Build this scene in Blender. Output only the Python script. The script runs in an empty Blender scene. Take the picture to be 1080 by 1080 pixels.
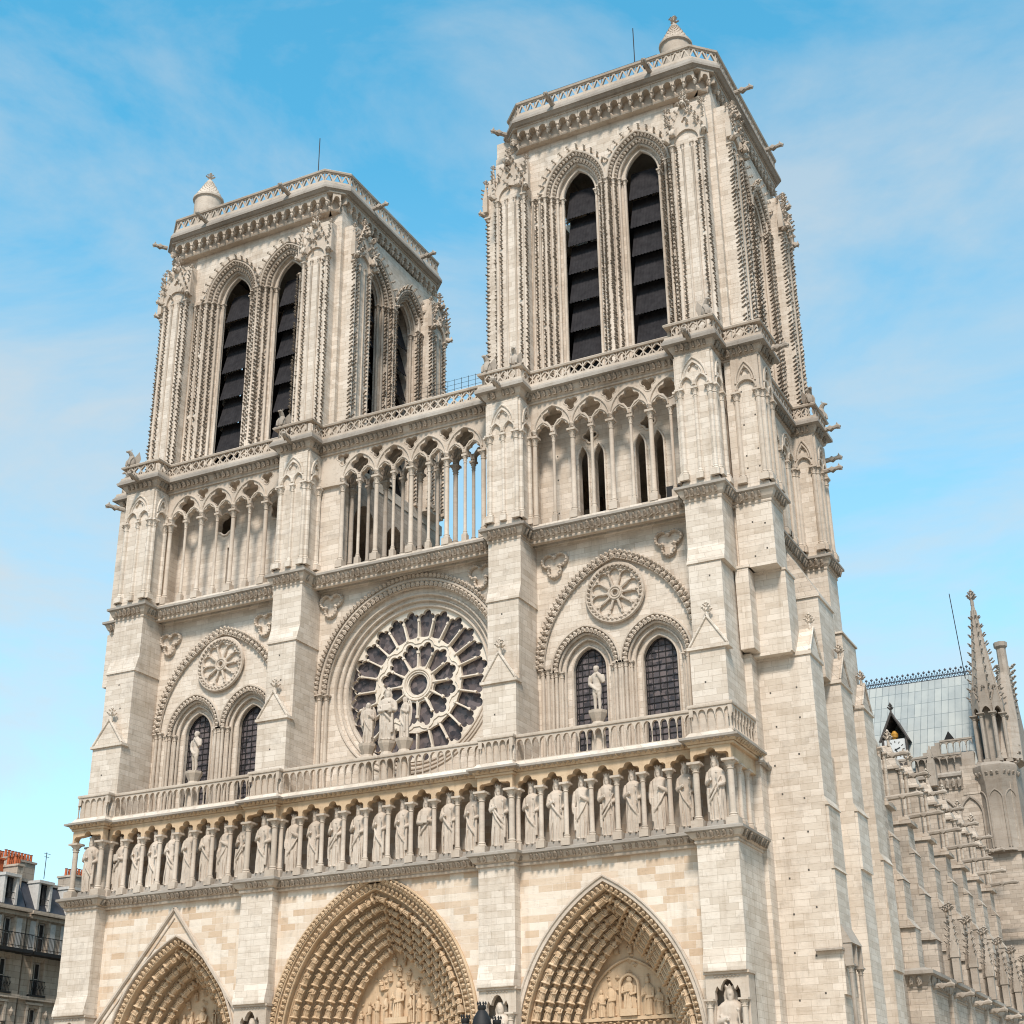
import bpy, math, random
import numpy as np
from mathutils import Vector, Matrix
from mathutils.geometry import tessellate_polygon
PI = math.pi
rnd = random.Random(7)
S = bpy.context.scene
COL = S.collection

# ------------------------------------------------------------ camera
CAM = Vector((42.411, -70.256, 1.7))
def cam_matrix(yaw, tilt, roll):
    y, t, r = map(math.radians, (yaw, tilt, roll))
    f = Vector((math.sin(y)*math.cos(t), math.cos(y)*math.cos(t), math.sin(t)))
    ri = Vector((math.cos(y), -math.sin(y), 0)); up = ri.cross(f)
    r2 = ri*math.cos(r)+up*math.sin(r); u2 = -ri*math.sin(r)+up*math.cos(r)
    m = Matrix((r2, u2, -f)).transposed().to_4x4(); m.translation = CAM
    return m
cd = bpy.data.cameras.new('camera'); cam = bpy.data.objects.new('camera', cd); COL.objects.link(cam)
cam.matrix_world = cam_matrix(-26.432, 24.176, -0.736)
cd.sensor_width = 36; cd.lens = 36*1532.148/1080; cd.clip_start = .5; cd.clip_end = 5000
S.camera = cam
S.render.resolution_x = S.render.resolution_y = 1024

# ------------------------------------------------------------ world, sun, exposure
SUN_EL, SUN_AZ = 49.0, 160.0      # azimuth measured clockwise from +Y
w = bpy.data.worlds.new('World'); S.world = w; w.use_nodes = True
nt = w.node_tree; N = nt.nodes; L = nt.links
bg = N['Background']; bg.inputs['Strength'].default_value = .115
sky = N.new('ShaderNodeTexSky'); sky.sky_type = 'NISHITA'; sky.sun_disc = False
sky.sun_elevation = math.radians(SUN_EL); sky.sun_rotation = math.radians(SUN_AZ)
sky.air_density = 1.0; sky.dust_density = .6; sky.ozone_density = 1.6
tc = N.new('ShaderNodeTexCoord')
mp = N.new('ShaderNodeMapping'); mp.inputs['Scale'].default_value = (1.0, 1.0, 2.6); mp.inputs['Rotation'].default_value = (.35, -.2, .5)
L.new(tc.outputs['Generated'], mp.inputs['Vector'])
n1 = N.new('ShaderNodeTexNoise'); n1.inputs['Scale'].default_value = 2.6; n1.inputs['Detail'].default_value = 10; n1.inputs['Roughness'].default_value = .60; n1.inputs['Distortion'].default_value = .5
L.new(mp.outputs[0], n1.inputs['Vector'])
cr = N.new('ShaderNodeValToRGB'); cr.color_ramp.elements[0].position = .42; cr.color_ramp.elements[1].position = .66
cr.color_ramp.elements[0].color = (0, 0, 0, 1); cr.color_ramp.elements[1].color = (.56, .56, .56, 1)
L.new(n1.outputs['Fac'], cr.inputs[0])
# thin milky haze thickening towards the horizon
sz = N.new('ShaderNodeSeparateXYZ'); L.new(tc.outputs['Generated'], sz.inputs[0])
hz = N.new('ShaderNodeMapRange'); hz.inputs[1].default_value = .0; hz.inputs[2].default_value = .62; hz.inputs[3].default_value = .78; hz.inputs[4].default_value = .0
L.new(sz.outputs[2], hz.inputs[0])
sm = N.new('ShaderNodeMath'); sm.operation = 'ADD'; sm.use_clamp = True; L.new(cr.outputs[0], sm.inputs[0]); L.new(hz.outputs[0], sm.inputs[1])
hs = N.new('ShaderNodeHueSaturation'); hs.inputs['Saturation'].default_value = 1.3; hs.inputs['Hue'].default_value = .465; hs.inputs['Value'].default_value = 1.75
L.new(sky.outputs[0], hs.inputs['Color'])
mx = N.new('ShaderNodeMix'); mx.data_type = 'RGBA'
L.new(sm.outputs[0], mx.inputs[0]); L.new(hs.outputs[0], mx.inputs[6]); mx.inputs[7].default_value = (4.0, 4.2, 4.3, 1)
L.new(mx.outputs[2], bg.inputs['Color'])
sd = bpy.data.lights.new('sun', 'SUN'); sun = bpy.data.objects.new('sun', sd); COL.objects.link(sun)
sd.energy = 2.9; sd.angle = math.radians(10.0); sd.color = (1, .925, .84)
e, a = math.radians(SUN_EL), math.radians(SUN_AZ)
sdir = Vector((math.sin(a)*math.cos(e), math.cos(a)*math.cos(e), math.sin(e)))
sun.rotation_euler = sdir.to_track_quat('Z', 'Y').to_euler()
S.view_settings.view_transform = 'Standard'; S.view_settings.look = 'None'
S.view_settings.exposure = 0.60; S.view_settings.gamma = 1
S.view_settings.use_curve_mapping = False
S.cycles.pixel_filter_type = 'BLACKMAN_HARRIS'; S.cycles.filter_width = 1.1

# ------------------------------------------------------------ materials
def newmat(name):
    m = bpy.data.materials.new(name); m.use_nodes = True
    return m, m.node_tree.nodes, m.node_tree.links, m.node_tree.nodes['Principled BSDF']
def rgba(c): return (c[0], c[1], c[2], 1)
def mixc(N, L, fac, a, b, mode='MIX'):
    k = N.new('ShaderNodeMix'); k.data_type = 'RGBA'; k.blend_type = mode
    if isinstance(fac, float): k.inputs[0].default_value = fac
    else: L.new(fac, k.inputs[0])
    for s, v in ((6, a), (7, b)):
        if isinstance(v, tuple): k.inputs[s].default_value = rgba(v)
        else: L.new(v, k.inputs[s])
    return k.outputs[2]
def noise(N, L, vec, scale, detail=4, rough=.55, dist=0):
    n = N.new('ShaderNodeTexNoise'); n.inputs['Scale'].default_value = scale; n.inputs['Detail'].default_value = detail
    n.inputs['Roughness'].default_value = rough; n.inputs['Distortion'].default_value = dist
    L.new(vec, n.inputs['Vector']); return n.outputs['Fac']
def ramp(N, L, fac, p0, p1, c0=(0, 0, 0), c1=(1, 1, 1)):
    r = N.new('ShaderNodeValToRGB'); r.color_ramp.elements[0].position = p0; r.color_ramp.elements[1].position = p1
    r.color_ramp.elements[0].color = rgba(c0); r.color_ramp.elements[1].color = rgba(c1)
    L.new(fac, r.inputs[0]); return r.outputs[0]
def stone(name, c1, c2, mortar, blocks=True, stain=.35, staincol=(.22, .17, .12), bw=.95, bh=.34, contrast=1.0, bump=.35, streak=.5, cell=None):
    m, N, L, B = newmat(name)
    g = N.new('ShaderNodeNewGeometry'); sp = N.new('ShaderNodeSeparateXYZ'); L.new(g.outputs['Position'], sp.inputs[0])
    ad = N.new('ShaderNodeMath'); ad.operation = 'ADD'; L.new(sp.outputs[0], ad.inputs[0]); L.new(sp.outputs[1], ad.inputs[1])
    cb = N.new('ShaderNodeCombineXYZ'); L.new(ad.outputs[0], cb.inputs[0]); L.new(sp.outputs[2], cb.inputs[1])
    big = noise(N, L, g.outputs['Position'], .16, 4, .6)
    fine = noise(N, L, g.outputs['Position'], 3.2, 6, .65)
    mpg = N.new('ShaderNodeMapping'); mpg.inputs['Scale'].default_value = (.45, .45, 2.6); L.new(g.outputs['Position'], mpg.inputs[0])
    hor = noise(N, L, mpg.outputs[0], 1.0, 6, .7, .3)
    hgt = fine
    if blocks:
        b = N.new('ShaderNodeTexBrick'); L.new(cb.outputs[0], b.inputs['Vector'])
        b.inputs['Scale'].default_value = 1; b.inputs['Brick Width'].default_value = bw; b.inputs['Row Height'].default_value = bh
        b.inputs['Mortar Size'].default_value = .012; b.inputs['Mortar Smooth'].default_value = .4; b.inputs['Bias'].default_value = -.1
        b.inputs['Color1'].default_value = rgba(c1); b.inputs['Color2'].default_value = rgba(c2); b.inputs['Mortar'].default_value = rgba(mortar)
        b.offset_frequency = 2; b.squash = .8; b.squash_frequency = 3
        # a second coarser course pattern so that neighbouring blocks differ in tone
        b2 = N.new('ShaderNodeTexBrick'); L.new(cb.outputs[0], b2.inputs['Vector'])
        b2.inputs['Scale'].default_value = 1; b2.inputs['Brick Width'].default_value = bw; b2.inputs['Row Height'].default_value = bh; b2.offset_frequency = 2; b2.squash = .8; b2.squash_frequency = 3; b2.inputs['Bias'].default_value = 0
        b2.inputs['Mortar Size'].default_value = 0; b2.inputs['Color1'].default_value = (0, 0, 0, 1); b2.inputs['Color2'].default_value = (1, 1, 1, 1)
        dk = ramp(N, L, b2.outputs['Color'], .25, 1.0, (0, 0, 0), ((.24 if contrast <= 1 else .46),)*3)
        col = mixc(N, L, dk, b.outputs['Color'], mixc(N, L, 1.0, b.outputs['Color'], (.74, .62, .50) if contrast > 1 else (.74, .68, .61), 'MULTIPLY'))
        hgt = b.outputs['Fac']
    else:
        col = mixc(N, L, ramp(N, L, big, .35, .7), c1, c2)
    # uneven weathering: pale and dull zones, long rain streaks, horizontal bedding, specks
    mpv = N.new('ShaderNodeMapping'); mpv.inputs['Scale'].default_value = (2.3, 2.3, .16); L.new(g.outputs['Position'], mpv.inputs[0])
    ver = noise(N, L, mpv.outputs[0], 1.0, 5, .65, .25)
    col = mixc(N, L, ramp(N, L, ver, .52, .76, (0, 0, 0), (.6, .6, .6)), col, mixc(N, L, 1.0, col, (.66, .61, .56), 'MULTIPLY'))
    col = mixc(N, L, ramp(N, L, big, .40, .66, (0, 0, 0), (.55, .55, .55)), col, mixc(N, L, 1.0, col, (.86, .83, .80), 'MULTIPLY'))
    col = mixc(N, L, ramp(N, L, hor, .5, .78, (0, 0, 0), (streak, streak, streak)), col, mixc(N, L, 1.0, col, (.66, .60, .54), 'MULTIPLY'))
    col = mixc(N, L, ramp(N, L, fine, .58, .80, (0, 0, 0), (stain, stain, stain)), col, staincol)
    so = noise(N, L, g.outputs['Position'], .75, 9, .72, .4)
    col = mixc(N, L, ramp(N, L, so, .53, .72, (0, 0, 0), (.5*stain+.2,)*3), col, (.25, .205, .165))
    sp2 = noise(N, L, mpg.outputs[0], 5.5, 5, .75, .2)
    col = mixc(N, L, ramp(N, L, sp2, .56, .74, (0, 0, 0), (.55, .55, .55)), col, mixc(N, L, 1.0, col, (.60, .50, .40), 'MULTIPLY'))
    L.new(col, B.inputs['Base Color'])
    B.inputs['Roughness'].default_value = .92; B.inputs['Specular IOR Level'].default_value = .2
    bp = N.new('ShaderNodeBump'); bp.inputs['Strength'].default_value = bump; bp.inputs['Distance'].default_value = .03
    if blocks:
        inv = N.new('ShaderNodeMath'); inv.operation = 'SUBTRACT'; L.new(fine, inv.inputs[0]); L.new(hgt, inv.inputs[1]); L.new(inv.outputs[0], bp.inputs['Height'])
    else: L.new(fine, bp.inputs['Height'])
    L.new(bp.outputs[0], B.inputs['Normal'])
    return m
M = {}
M['ashlar'] = stone('pale_limestone_blocks', (.66, .57, .475), (.57, .485, .395), (.47, .39, .31), stain=.42, streak=.62)
M['ashlar_low'] = stone('buff_limestone_blocks', (.69, .595, .49), (.60, .46, .33), (.72, .64, .55), stain=.28, contrast=1.7, streak=.3, bh=.37, bw=1.0)
M['carved'] = stone('carved_limestone', (.56, .47, .38), (.43, .35, .275), (0, 0, 0), blocks=False, stain=.55, staincol=(.20, .15, .11), streak=.5)
M['crocket'] = stone('shade_darkened_leaf_carving', (.31, .245, .185), (.20, .155, .115), (0, 0, 0), blocks=False, stain=.5, staincol=(.14, .10, .07), streak=.3)  # weathered leaves, darkened further so their colour carries the shade beneath the knobs
M['rose_stone'] = stone('pale_tracery_stone', (.70, .61, .50), (.60, .51, .41), (0, 0, 0), blocks=False, stain=.25, staincol=(.30, .22, .15), streak=.25)
M['statue'] = stone('statue_limestone', (.57, .485, .40), (.45, .37, .295), (0, 0, 0), blocks=False, stain=.3, staincol=(.30, .22, .15), streak=.25)
M['portal'] = stone('ochre_bounce_portal_stone', (.58, .43, .285), (.47, .325, .195), (0, 0, 0), blocks=False, stain=.5, staincol=(.22, .14, .08), streak=.4)  # weathered ochre, deepened to put the recesses' orange bounce light into the colour
M['grey'] = stone('weathered_grey_stone', (.54, .455, .37), (.42, .355, .29), (.27, .225, .185), stain=.6, staincol=(.13, .11, .095), streak=.7)
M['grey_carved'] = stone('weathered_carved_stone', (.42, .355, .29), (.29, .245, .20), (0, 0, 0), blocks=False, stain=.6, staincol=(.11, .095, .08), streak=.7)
M['ledge'] = stone('weathered_ledge_stone', (.40, .35, .295), (.26, .225, .19), (0, 0, 0), blocks=False, stain=.5, staincol=(.14, .12, .10), streak=.5)
M['plaster'] = stone('building_stone', (.52, .44, .355), (.43, .36, .29), (.22, .18, .15), stain=.4, bh=.42, bw=1.1)

def simple(name, c, rough=.6, metal=0, var=.25, scale=6, spec=.4, c2=None, bump=.1):
    m, N, L, B = newmat(name)
    g = N.new('ShaderNodeNewGeometry'); f = noise(N, L, g.outputs['Position'], scale, 5, .6)
    c2 = c2 or tuple(x*(1-var) for x in c)
    L.new(mixc(N, L, ramp(N, L, f, .35, .68), c, c2), B.inputs['Base Color'])
    B.inputs['Roughness'].default_value = rough; B.inputs['Metallic'].default_value = metal; B.inputs['Specular IOR Level'].default_value = spec
    bp = N.new('ShaderNodeBump'); bp.inputs['Strength'].default_value = bump; bp.inputs['Distance'].default_value = .02
    L.new(f, bp.inputs['Height']); L.new(bp.outputs[0], B.inputs['Normal'])
    return m
M['louvre'] = simple('dark_slate_boards', (.030, .027, .028), .85, 0, .5, 2.5, .15, (.016, .014, .015))
M['glass'] = simple('old_leaded_glass', (.075, .058, .055), .55, 0, .4, 3.5, .5, (.030, .026, .032), .5)
M['iron'] = simple('black_iron', (.012, .010, .009), .65, 0, .3, 20)
M['dark'] = simple('shaded_interior_stone', (.10, .085, .07), .95, 0, .4, 1)
M['zinc'] = simple('slate_mansard_roof', (.040, .045, .060), .5, .0, .35, 4, .4)
M['chimney_pot'] = simple('terracotta', (.55, .14, .05), .85, 0, .35, 5)
M['winglass'] = simple('window_glass', (.03, .034, .04), .12, 0, .4, 1.5, .6)
M['white'] = simple('white_paint', (.55, .52, .48), .6, 0, .2, 5)
M['clock'] = simple('clock_dial', (.62, .62, .60), .5, 0, .1, 3)
M['wood'] = simple('weathered_timber', (.10, .085, .075), .85, 0, .4, 4)
M['gold'] = simple('gilt', (.55, .27, .04), .5, .2, .3, 8)
_n, _l = M['glass'].node_tree.nodes, M['glass'].node_tree.links; _b = _n['Principled BSDF']
_g = _n.new('ShaderNodeNewGeometry'); _v = _n.new('ShaderNodeTexVoronoi'); _v.inputs['Scale'].default_value = 3.4; _l.new(_g.outputs['Position'], _v.inputs['Vector'])
_h = _n.new('ShaderNodeSeparateColor'); _l.new(_v.outputs['Color'], _h.inputs[0])
_r = ramp(_n, _l, _h.outputs[0], .1, .95, (.028, .022, .024), (.13, .10, .095)); _l.new(_r, _b.inputs['Base Color'])
_r2 = ramp(_n, _l, _h.outputs[1], 0, 1, (.35, .35, .35), (.8, .8, .8)); _l.new(_r2, _b.inputs['Roughness'])
# lead roof sheets
m, N_, L_, B_ = newmat('lead_roof_sheets')
g_ = N_.new('ShaderNodeNewGeometry'); sp_ = N_.new('ShaderNodeSeparateXYZ'); L_.new(g_.outputs['Position'], sp_.inputs[0])
cb_ = N_.new('ShaderNodeCombineXYZ'); L_.new(sp_.outputs[2], cb_.inputs[0]); L_.new(sp_.outputs[0], cb_.inputs[1])
b_ = N_.new('ShaderNodeTexBrick'); L_.new(cb_.outputs[0], b_.inputs['Vector']); b_.inputs['Scale'].default_value = 1
b_.inputs['Brick Width'].default_value = 1.5; b_.inputs['Row Height'].default_value = .62; b_.inputs['Mortar Size'].default_value = .028
b_.offset = .0; b_.inputs['Color1'].default_value = (.37, .375, .345, 1); b_.inputs['Color2'].default_value = (.28, .295, .285, 1); b_.inputs['Mortar'].default_value = (.16, .18, .18, 1)
f_ = noise(N_, L_, g_.outputs['Position'], .5, 6, .65)
L_.new(mixc(N_, L_, ramp(N_, L_, f_, .42, .7, (0, 0, 0), (.4, .4, .4)), b_.outputs['Color'], (.44, .44, .40)), B_.inputs['Base Color'])
B_.inputs['Roughness'].default_value = .8; B_.inputs['Specular IOR Level'].default_value = .12
bp_ = N_.new('ShaderNodeBump'); bp_.inputs['Strength'].default_value = .5; bp_.inputs['Distance'].default_value = .05; bp_.invert = True
L_.new(b_.outputs['Fac'], bp_.inputs['Height']); L_.new(bp_.outputs[0], B_.inputs['Normal'])
M['lead'] = m
# paving
m, N_, L_, B_ = newmat('plaza_paving')
g_ = N_.new('ShaderNodeNewGeometry')
b_ = N_.new('ShaderNodeTexBrick'); L_.new(g_.outputs['Position'], b_.inputs['Vector']); b_.inputs['Scale'].default_value = 1
b_.inputs['Brick Width'].default_value = 1.2; b_.inputs['Row Height'].default_value = .8; b_.inputs['Mortar Size'].default_value = .012
b_.inputs['Color1'].default_value = (.52, .44, .34, 1); b_.inputs['Color2'].default_value = (.44, .37, .29, 1); b_.inputs['Mortar'].default_value = (.14, .13, .12, 1)
L_.new(b_.outputs['Color'], B_.inputs['Base Color']); B_.inputs['Roughness'].default_value = .85
M['paving'] = m
M['asphalt'] = simple('asphalt', (.06, .06, .062), .9, 0, .3, 3)

# ------------------------------------------------------------ mesh pieces
# a piece is (V float array n x 3, flat loop indices, loop sizes)
def piece(verts, faces):
    V = np.array(verts, float).reshape(-1, 3)
    return (V, np.array([i for f in faces for i in f], np.int64), np.array([len(f) for f in faces], np.int64))
def join(ps):
    V = []; I = []; Z = []; o = 0
    for v, i, z in ps:
        V.append(v); I.append(i+o); Z.append(z); o += len(v)
    return (np.concatenate(V), np.concatenate(I), np.concatenate(Z))
def tf(p, mat):
    m = np.array(mat, float)
    return (p[0] @ m[:3, :3].T + m[:3, 3], p[1], p[2])
def T(x=0, y=0, z=0, rz=0, s=1, rx=0, ry=0):
    if isinstance(s, (int, float)): s = (s, s, s)
    return (Matrix.Translation((x, y, z)) @ Matrix.Rotation(rz, 4, 'Z') @ Matrix.Rotation(ry, 4, 'Y') @ Matrix.Rotation(rx, 4, 'X') @ Matrix.Diagonal((s[0], s[1], s[2], 1)))
class MB:
    def __init__(s): s.p = []
    def add(s, *ps): s.p.extend(ps); return s
    def inst(s, p, mats, jit=0):
        if not len(mats): return s
        if jit: mats = [q @ T(rnd.uniform(-jit, jit), rnd.uniform(-jit, jit)*.6, rnd.uniform(-jit, jit), s=rnd.uniform(.75, 1.12), ry=rnd.uniform(-.25, .25)) for q in mats if rnd.random() > .03]
        m = np.array([np.array(q, float) for q in mats]); n = len(m); k = len(p[0])
        V = np.einsum('nij,kj->nki', m[:, :3, :3], p[0]) + m[:, None, :3, 3]
        I = (p[1][None, :] + (np.arange(n)*k)[:, None]).ravel()
        s.p.append((V.reshape(-1, 3), I, np.tile(p[2], n))); return s
    def box(s, x0, x1, y0, y1, z0, z1): s.p.append(box(x0, x1, y0, y1, z0, z1)); return s
    def tf(s, mat): s.p = [tf(q, mat) for q in s.p]; return s
    def mesh(s, name, smooth=None):
        V, I, Z = join(s.p)
        me = bpy.data.meshes.new(name)
        me.vertices.add(len(V)); me.vertices.foreach_set('co', V.ravel())
        me.loops.add(len(I)); me.loops.foreach_set('vertex_index', I)
        me.polygons.add(len(Z)); st = np.concatenate(([0], np.cumsum(Z)[:-1]))
        me.polygons.foreach_set('loop_start', st); me.polygons.foreach_set('loop_total', Z)
        me.update(calc_edges=True); me.validate()
        me.polygons.foreach_set('use_smooth', np.full(len(me.polygons), bool(smooth)))
        if smooth:
            try: me.set_sharp_from_angle(angle=math.radians(smooth))
            except Exception: pass
        return me
    def build(s, name, mat, parent=None, label=None, smooth=None, kind=None):
        me = s.mesh(name, smooth); me.materials.append(M[mat] if isinstance(mat, str) else mat)
        return link(name, me, parent, label, kind)
def link(name, me, parent=None, label=None, kind=None, loc=None):
    o = bpy.data.objects.new(name, me); COL.objects.link(o)
    if parent: o.parent = parent
    if label: o['label'] = label
    if kind: o['kind'] = kind
    if loc: o.location = loc
    return o
def thing(name, label, cat, loc=(0, 0, 0), rz=0, group=None, me=None):
    o = bpy.data.objects.new(name, me); COL.objects.link(o)
    o.location = loc; o.rotation_euler = (0, 0, rz); o['label'] = label; o['category'] = cat
    if group: o['group'] = group
    return o
def box(x0, x1, y0, y1, z0, z1):
    return piece([(x0, y0, z0), (x1, y0, z0), (x1, y1, z0), (x0, y1, z0), (x0, y0, z1), (x1, y0, z1), (x1, y1, z1), (x0, y1, z1)],
                 [(0, 3, 2, 1), (4, 5, 6, 7), (0, 1, 5, 4), (1, 2, 6, 5), (2, 3, 7, 6), (3, 0, 4, 7)])
def area2(p): return sum(p[i][0]*p[(i+1) % len(p)][1]-p[(i+1) % len(p)][0]*p[i][1] for i in range(len(p)))
def plate(outer, holes, y0, y1, sides=True):
    """polygon (s,z) with holes, extruded between depth y0 (front) and y1 (back)"""
    outer = list(outer)
    if area2(outer) < 0: outer.reverse()
    hs = []
    for h in holes:
        h = list(h)
        if area2(h) > 0: h.reverse()
        hs.append(h)
    loops = [outer]+hs
    tris = tessellate_polygon([[Vector((p[0], p[1], 0)) for p in lp] for lp in loops])
    pts = [p for lp in loops for p in lp]; n = len(pts)
    V = [(p[0], y0, p[1]) for p in pts]+[(p[0], y1, p[1]) for p in pts]
    F = []
    for t in tris:
        a, b, c = t
        ar = (pts[b][0]-pts[a][0])*(pts[c][1]-pts[a][1])-(pts[c][0]-pts[a][0])*(pts[b][1]-pts[a][1])
        if abs(ar) < 1e-12: continue
        if ar < 0: a, b, c = a, c, b
        F.append((a, b, c)); F.append((n+c, n+b, n+a))
    if sides:
        o = 0
        for lp in loops:
            k = len(lp)
            for i in range(k):
                j = (i+1) % k
                F.append((o+j, o+i, n+o+i, n+o+j))
            o += k
    return piece(V, F)
def tube(path, r, n=8, cap=True, closed=False):
    P = [Vector(p) for p in path]; m = len(P); V = []; F = []
    rs = r if isinstance(r, (list, tuple)) else [r]*m
    up = None
    for i in range(m):
        if closed: d = (P[(i+1) % m]-P[i-1])
        else: d = P[min(i+1, m-1)]-P[max(i-1, 0)]
        d.normalize()
        if up is None:
            up = Vector((0, 1, 0)) if abs(d.y) < .9 else Vector((0, 0, 1))
        u = up-d*up.dot(d); u.normalize(); v = d.cross(u); up = u
        for k in range(n):
            a = 2*PI*k/n+PI/n
            V.append(P[i]+(u*math.cos(a)+v*math.sin(a))*rs[i])
    for i in range(m if closed else m-1):
        for k in range(n):
            a = i*n+k; b = i*n+(k+1) % n; c = ((i+1) % m)*n+(k+1) % n; d = ((i+1) % m)*n+k
            F.append((a, b, c, d))
    if cap and not closed:
        F.append(tuple(range(n-1, -1, -1))); F.append(tuple((m-1)*n+k for k in range(n)))
    return piece([tuple(v) for v in V], F)
def lathe(prof, n=12, cx=0, cy=0, ph=0):
    V = []; F = []
    for r, z in prof:
        for k in range(n):
            a = 2*PI*k/n+ph; V.append((cx+r*math.cos(a), cy+r*math.sin(a), z))
    for i in range(len(prof)-1):
        for k in range(n):
            F.append((i*n+k, i*n+(k+1) % n, (i+1)*n+(k+1) % n, (i+1)*n+k))
    F.append(tuple(range(n-1, -1, -1))); F.append(tuple((len(prof)-1)*n+k for k in range(n)))
    return piece(V, F)
def sweep(prof, path, closed=False):
    """prof: closed polygon of (out, z); path: plan points (x,y), outward is to the right of travel"""
    P = [Vector((p[0], p[1])) for p in path]; m = len(P); k = len(prof); V = []; F = []
    if area2(prof) < 0: prof = prof[::-1]
    for i in range(m):
        dirs = []
        if closed or i > 0: dirs.append((P[i]-P[i-1]).normalized())
        if closed or i < m-1: dirs.append((P[(i+1) % m]-P[i]).normalized())
        ns = [Vector((d.y, -d.x)) for d in dirs]
        if len(ns) == 2:
            b = ns[0]+ns[1]
            b = b/(1+ns[0].dot(ns[1])) if (1+ns[0].dot(ns[1])) > .05 else ns[0]
        else: b = ns[0]
        for o, z in prof: V.append((P[i].x+b.x*o, P[i].y+b.y*o, z))
    for i in range(m if closed else m-1):
        j = (i+1) % m
        for q in range(k):
            r = (q+1) % k
            F.append((i*k+q, j*k+q, j*k+r, i*k+r))
    if not closed:
        F.append(tuple(range(k))); F.append(tuple((m-1)*k+q for q in range(k-1, -1, -1)))
    return piece(V, F)
def along(path, step, inset=0.0, out=0.0, closed=False):
    """(x, y, rz) stations along a plan path; local -Y of a piece placed there faces outward"""
    res = []; P = [Vector((p[0], p[1])) for p in path]
    segs = list(zip(P[:-1], P[1:]))+([(P[-1], P[0])] if closed else [])
    for a, b in segs:
        d = b-a; l = d.length-2*inset
        if l < step*.6: continue
        n = max(1, round(l/step)); d.normalize(); nr = Vector((d.y, -d.x))
        for i in range(n):
            q = a+d*(inset+l*(i+.5)/n)+nr*out
            res.append((q.x, q.y, math.atan2(d.y, d.x), l/n))
    return res
def arc(cx, w, h, z0, off=0.0, n=14, legs=None):
    """pointed arch, left spring to right spring in (x,z); concentric offset off (outward +)"""
    R = (w*w+h*h)/(2*w); c = R-w; R2 = R+off
    th = math.acos(max(-1, min(1, c/R2))) if c > 0 else PI/2
    L_ = [(cx+c-R2*math.cos(th*i/n), z0+R2*math.sin(th*i/n)) for i in range(n+1)]
    if c <= 0: L_ = [(cx-(w+off)*math.cos(PI/2*i/n), z0+(w+off)*math.sin(PI/2*i/n)) for i in range(n+1)]
    Rr = [(2*cx-x, z) for x, z in reversed(L_[:-1])]
    pts = L_+Rr
    if legs is not None: pts = [(pts[0][0], legs)]+pts+[(pts[-1][0], legs)]
    return pts
def band(cx, w, h, z0, o1, o0, y0, y1, legs=None, n=14):
    """arch band between offsets o0 (inner) and o1 (outer)"""
    A = arc(cx, w, h, z0, o1, n, legs); Bb = arc(cx, w, h, z0, o0, n, legs)
    V = []; F = []; k = len(A)
    for p in A: V.append((p[0], y0, p[1]))
    for p in Bb: V.append((p[0], y0, p[1]))
    for p in A: V.append((p[0], y1, p[1]))
    for p in Bb: V.append((p[0], y1, p[1]))
    for i in range(k-1):
        F += [(i, i+1, k+i+1, k+i)[::-1], (2*k+i, 2*k+i+1, 3*k+i+1, 3*k+i), (i, i+1, 2*k+i+1, 2*k+i), (k+i, k+i+1, 3*k+i+1, 3*k+i)[::-1]]
    F += [(0, k, 3*k, 2*k), (k-1, 2*k-1, 4*k-1, 3*k-1)[::-1]]
    return piece(V, F)
def resample(pts, step, start=0.0):
    """stations (x, z, tangent angle) along a polyline in (x,z)"""
    res = []; acc = 0; nxt = start
    for (x0, z0), (x1, z1) in zip(pts[:-1], pts[1:]):
        l = math.hypot(x1-x0, z1-z0)
        while nxt <= acc+l and l > 0:
            t = (nxt-acc)/l; res.append((x0+(x1-x0)*t, z0+(z1-z0)*t, math.atan2(z1-z0, x1-x0))); nxt += step
        acc += l
    return res
def circ(cx, cz, r, n=32, a0=0): return [(cx+r*math.cos(a0+2*PI*i/n), cz+r*math.sin(a0+2*PI*i/n)) for i in range(n)]
def foil(cx, cz, r, lobes, n=6, rot=PI/2):
    """lobed opening of overall radius r"""
    d = r*.56; rho = r*.44; P = []
    if lobes == 3: d = r*.54; rho = r*.47
    half = PI/lobes
    for k in range(lobes):
        for i in range(n):
            ph = -half+2*half*(i+.5)/n
            s = rho*rho-(d*math.sin(ph))**2
            rr = d*math.cos(ph)+math.sqrt(max(s, 0)) if s > 0 else d*math.cos(ph)
            aa = rot+k*2*half+ph; P.append((cx+rr*math.cos(aa), cz+rr*math.sin(aa)))
    return P
def octa(r, h=None):
    h = h or r
    return piece([(r, 0, 0), (0, r, 0), (-r, 0, 0), (0, -r, 0), (0, 0, h), (0, 0, -h)],
                 [(0, 1, 4), (1, 2, 4), (2, 3, 4), (3, 0, 4), (1, 0, 5), (2, 1, 5), (3, 2, 5), (0, 3, 5)])
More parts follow.
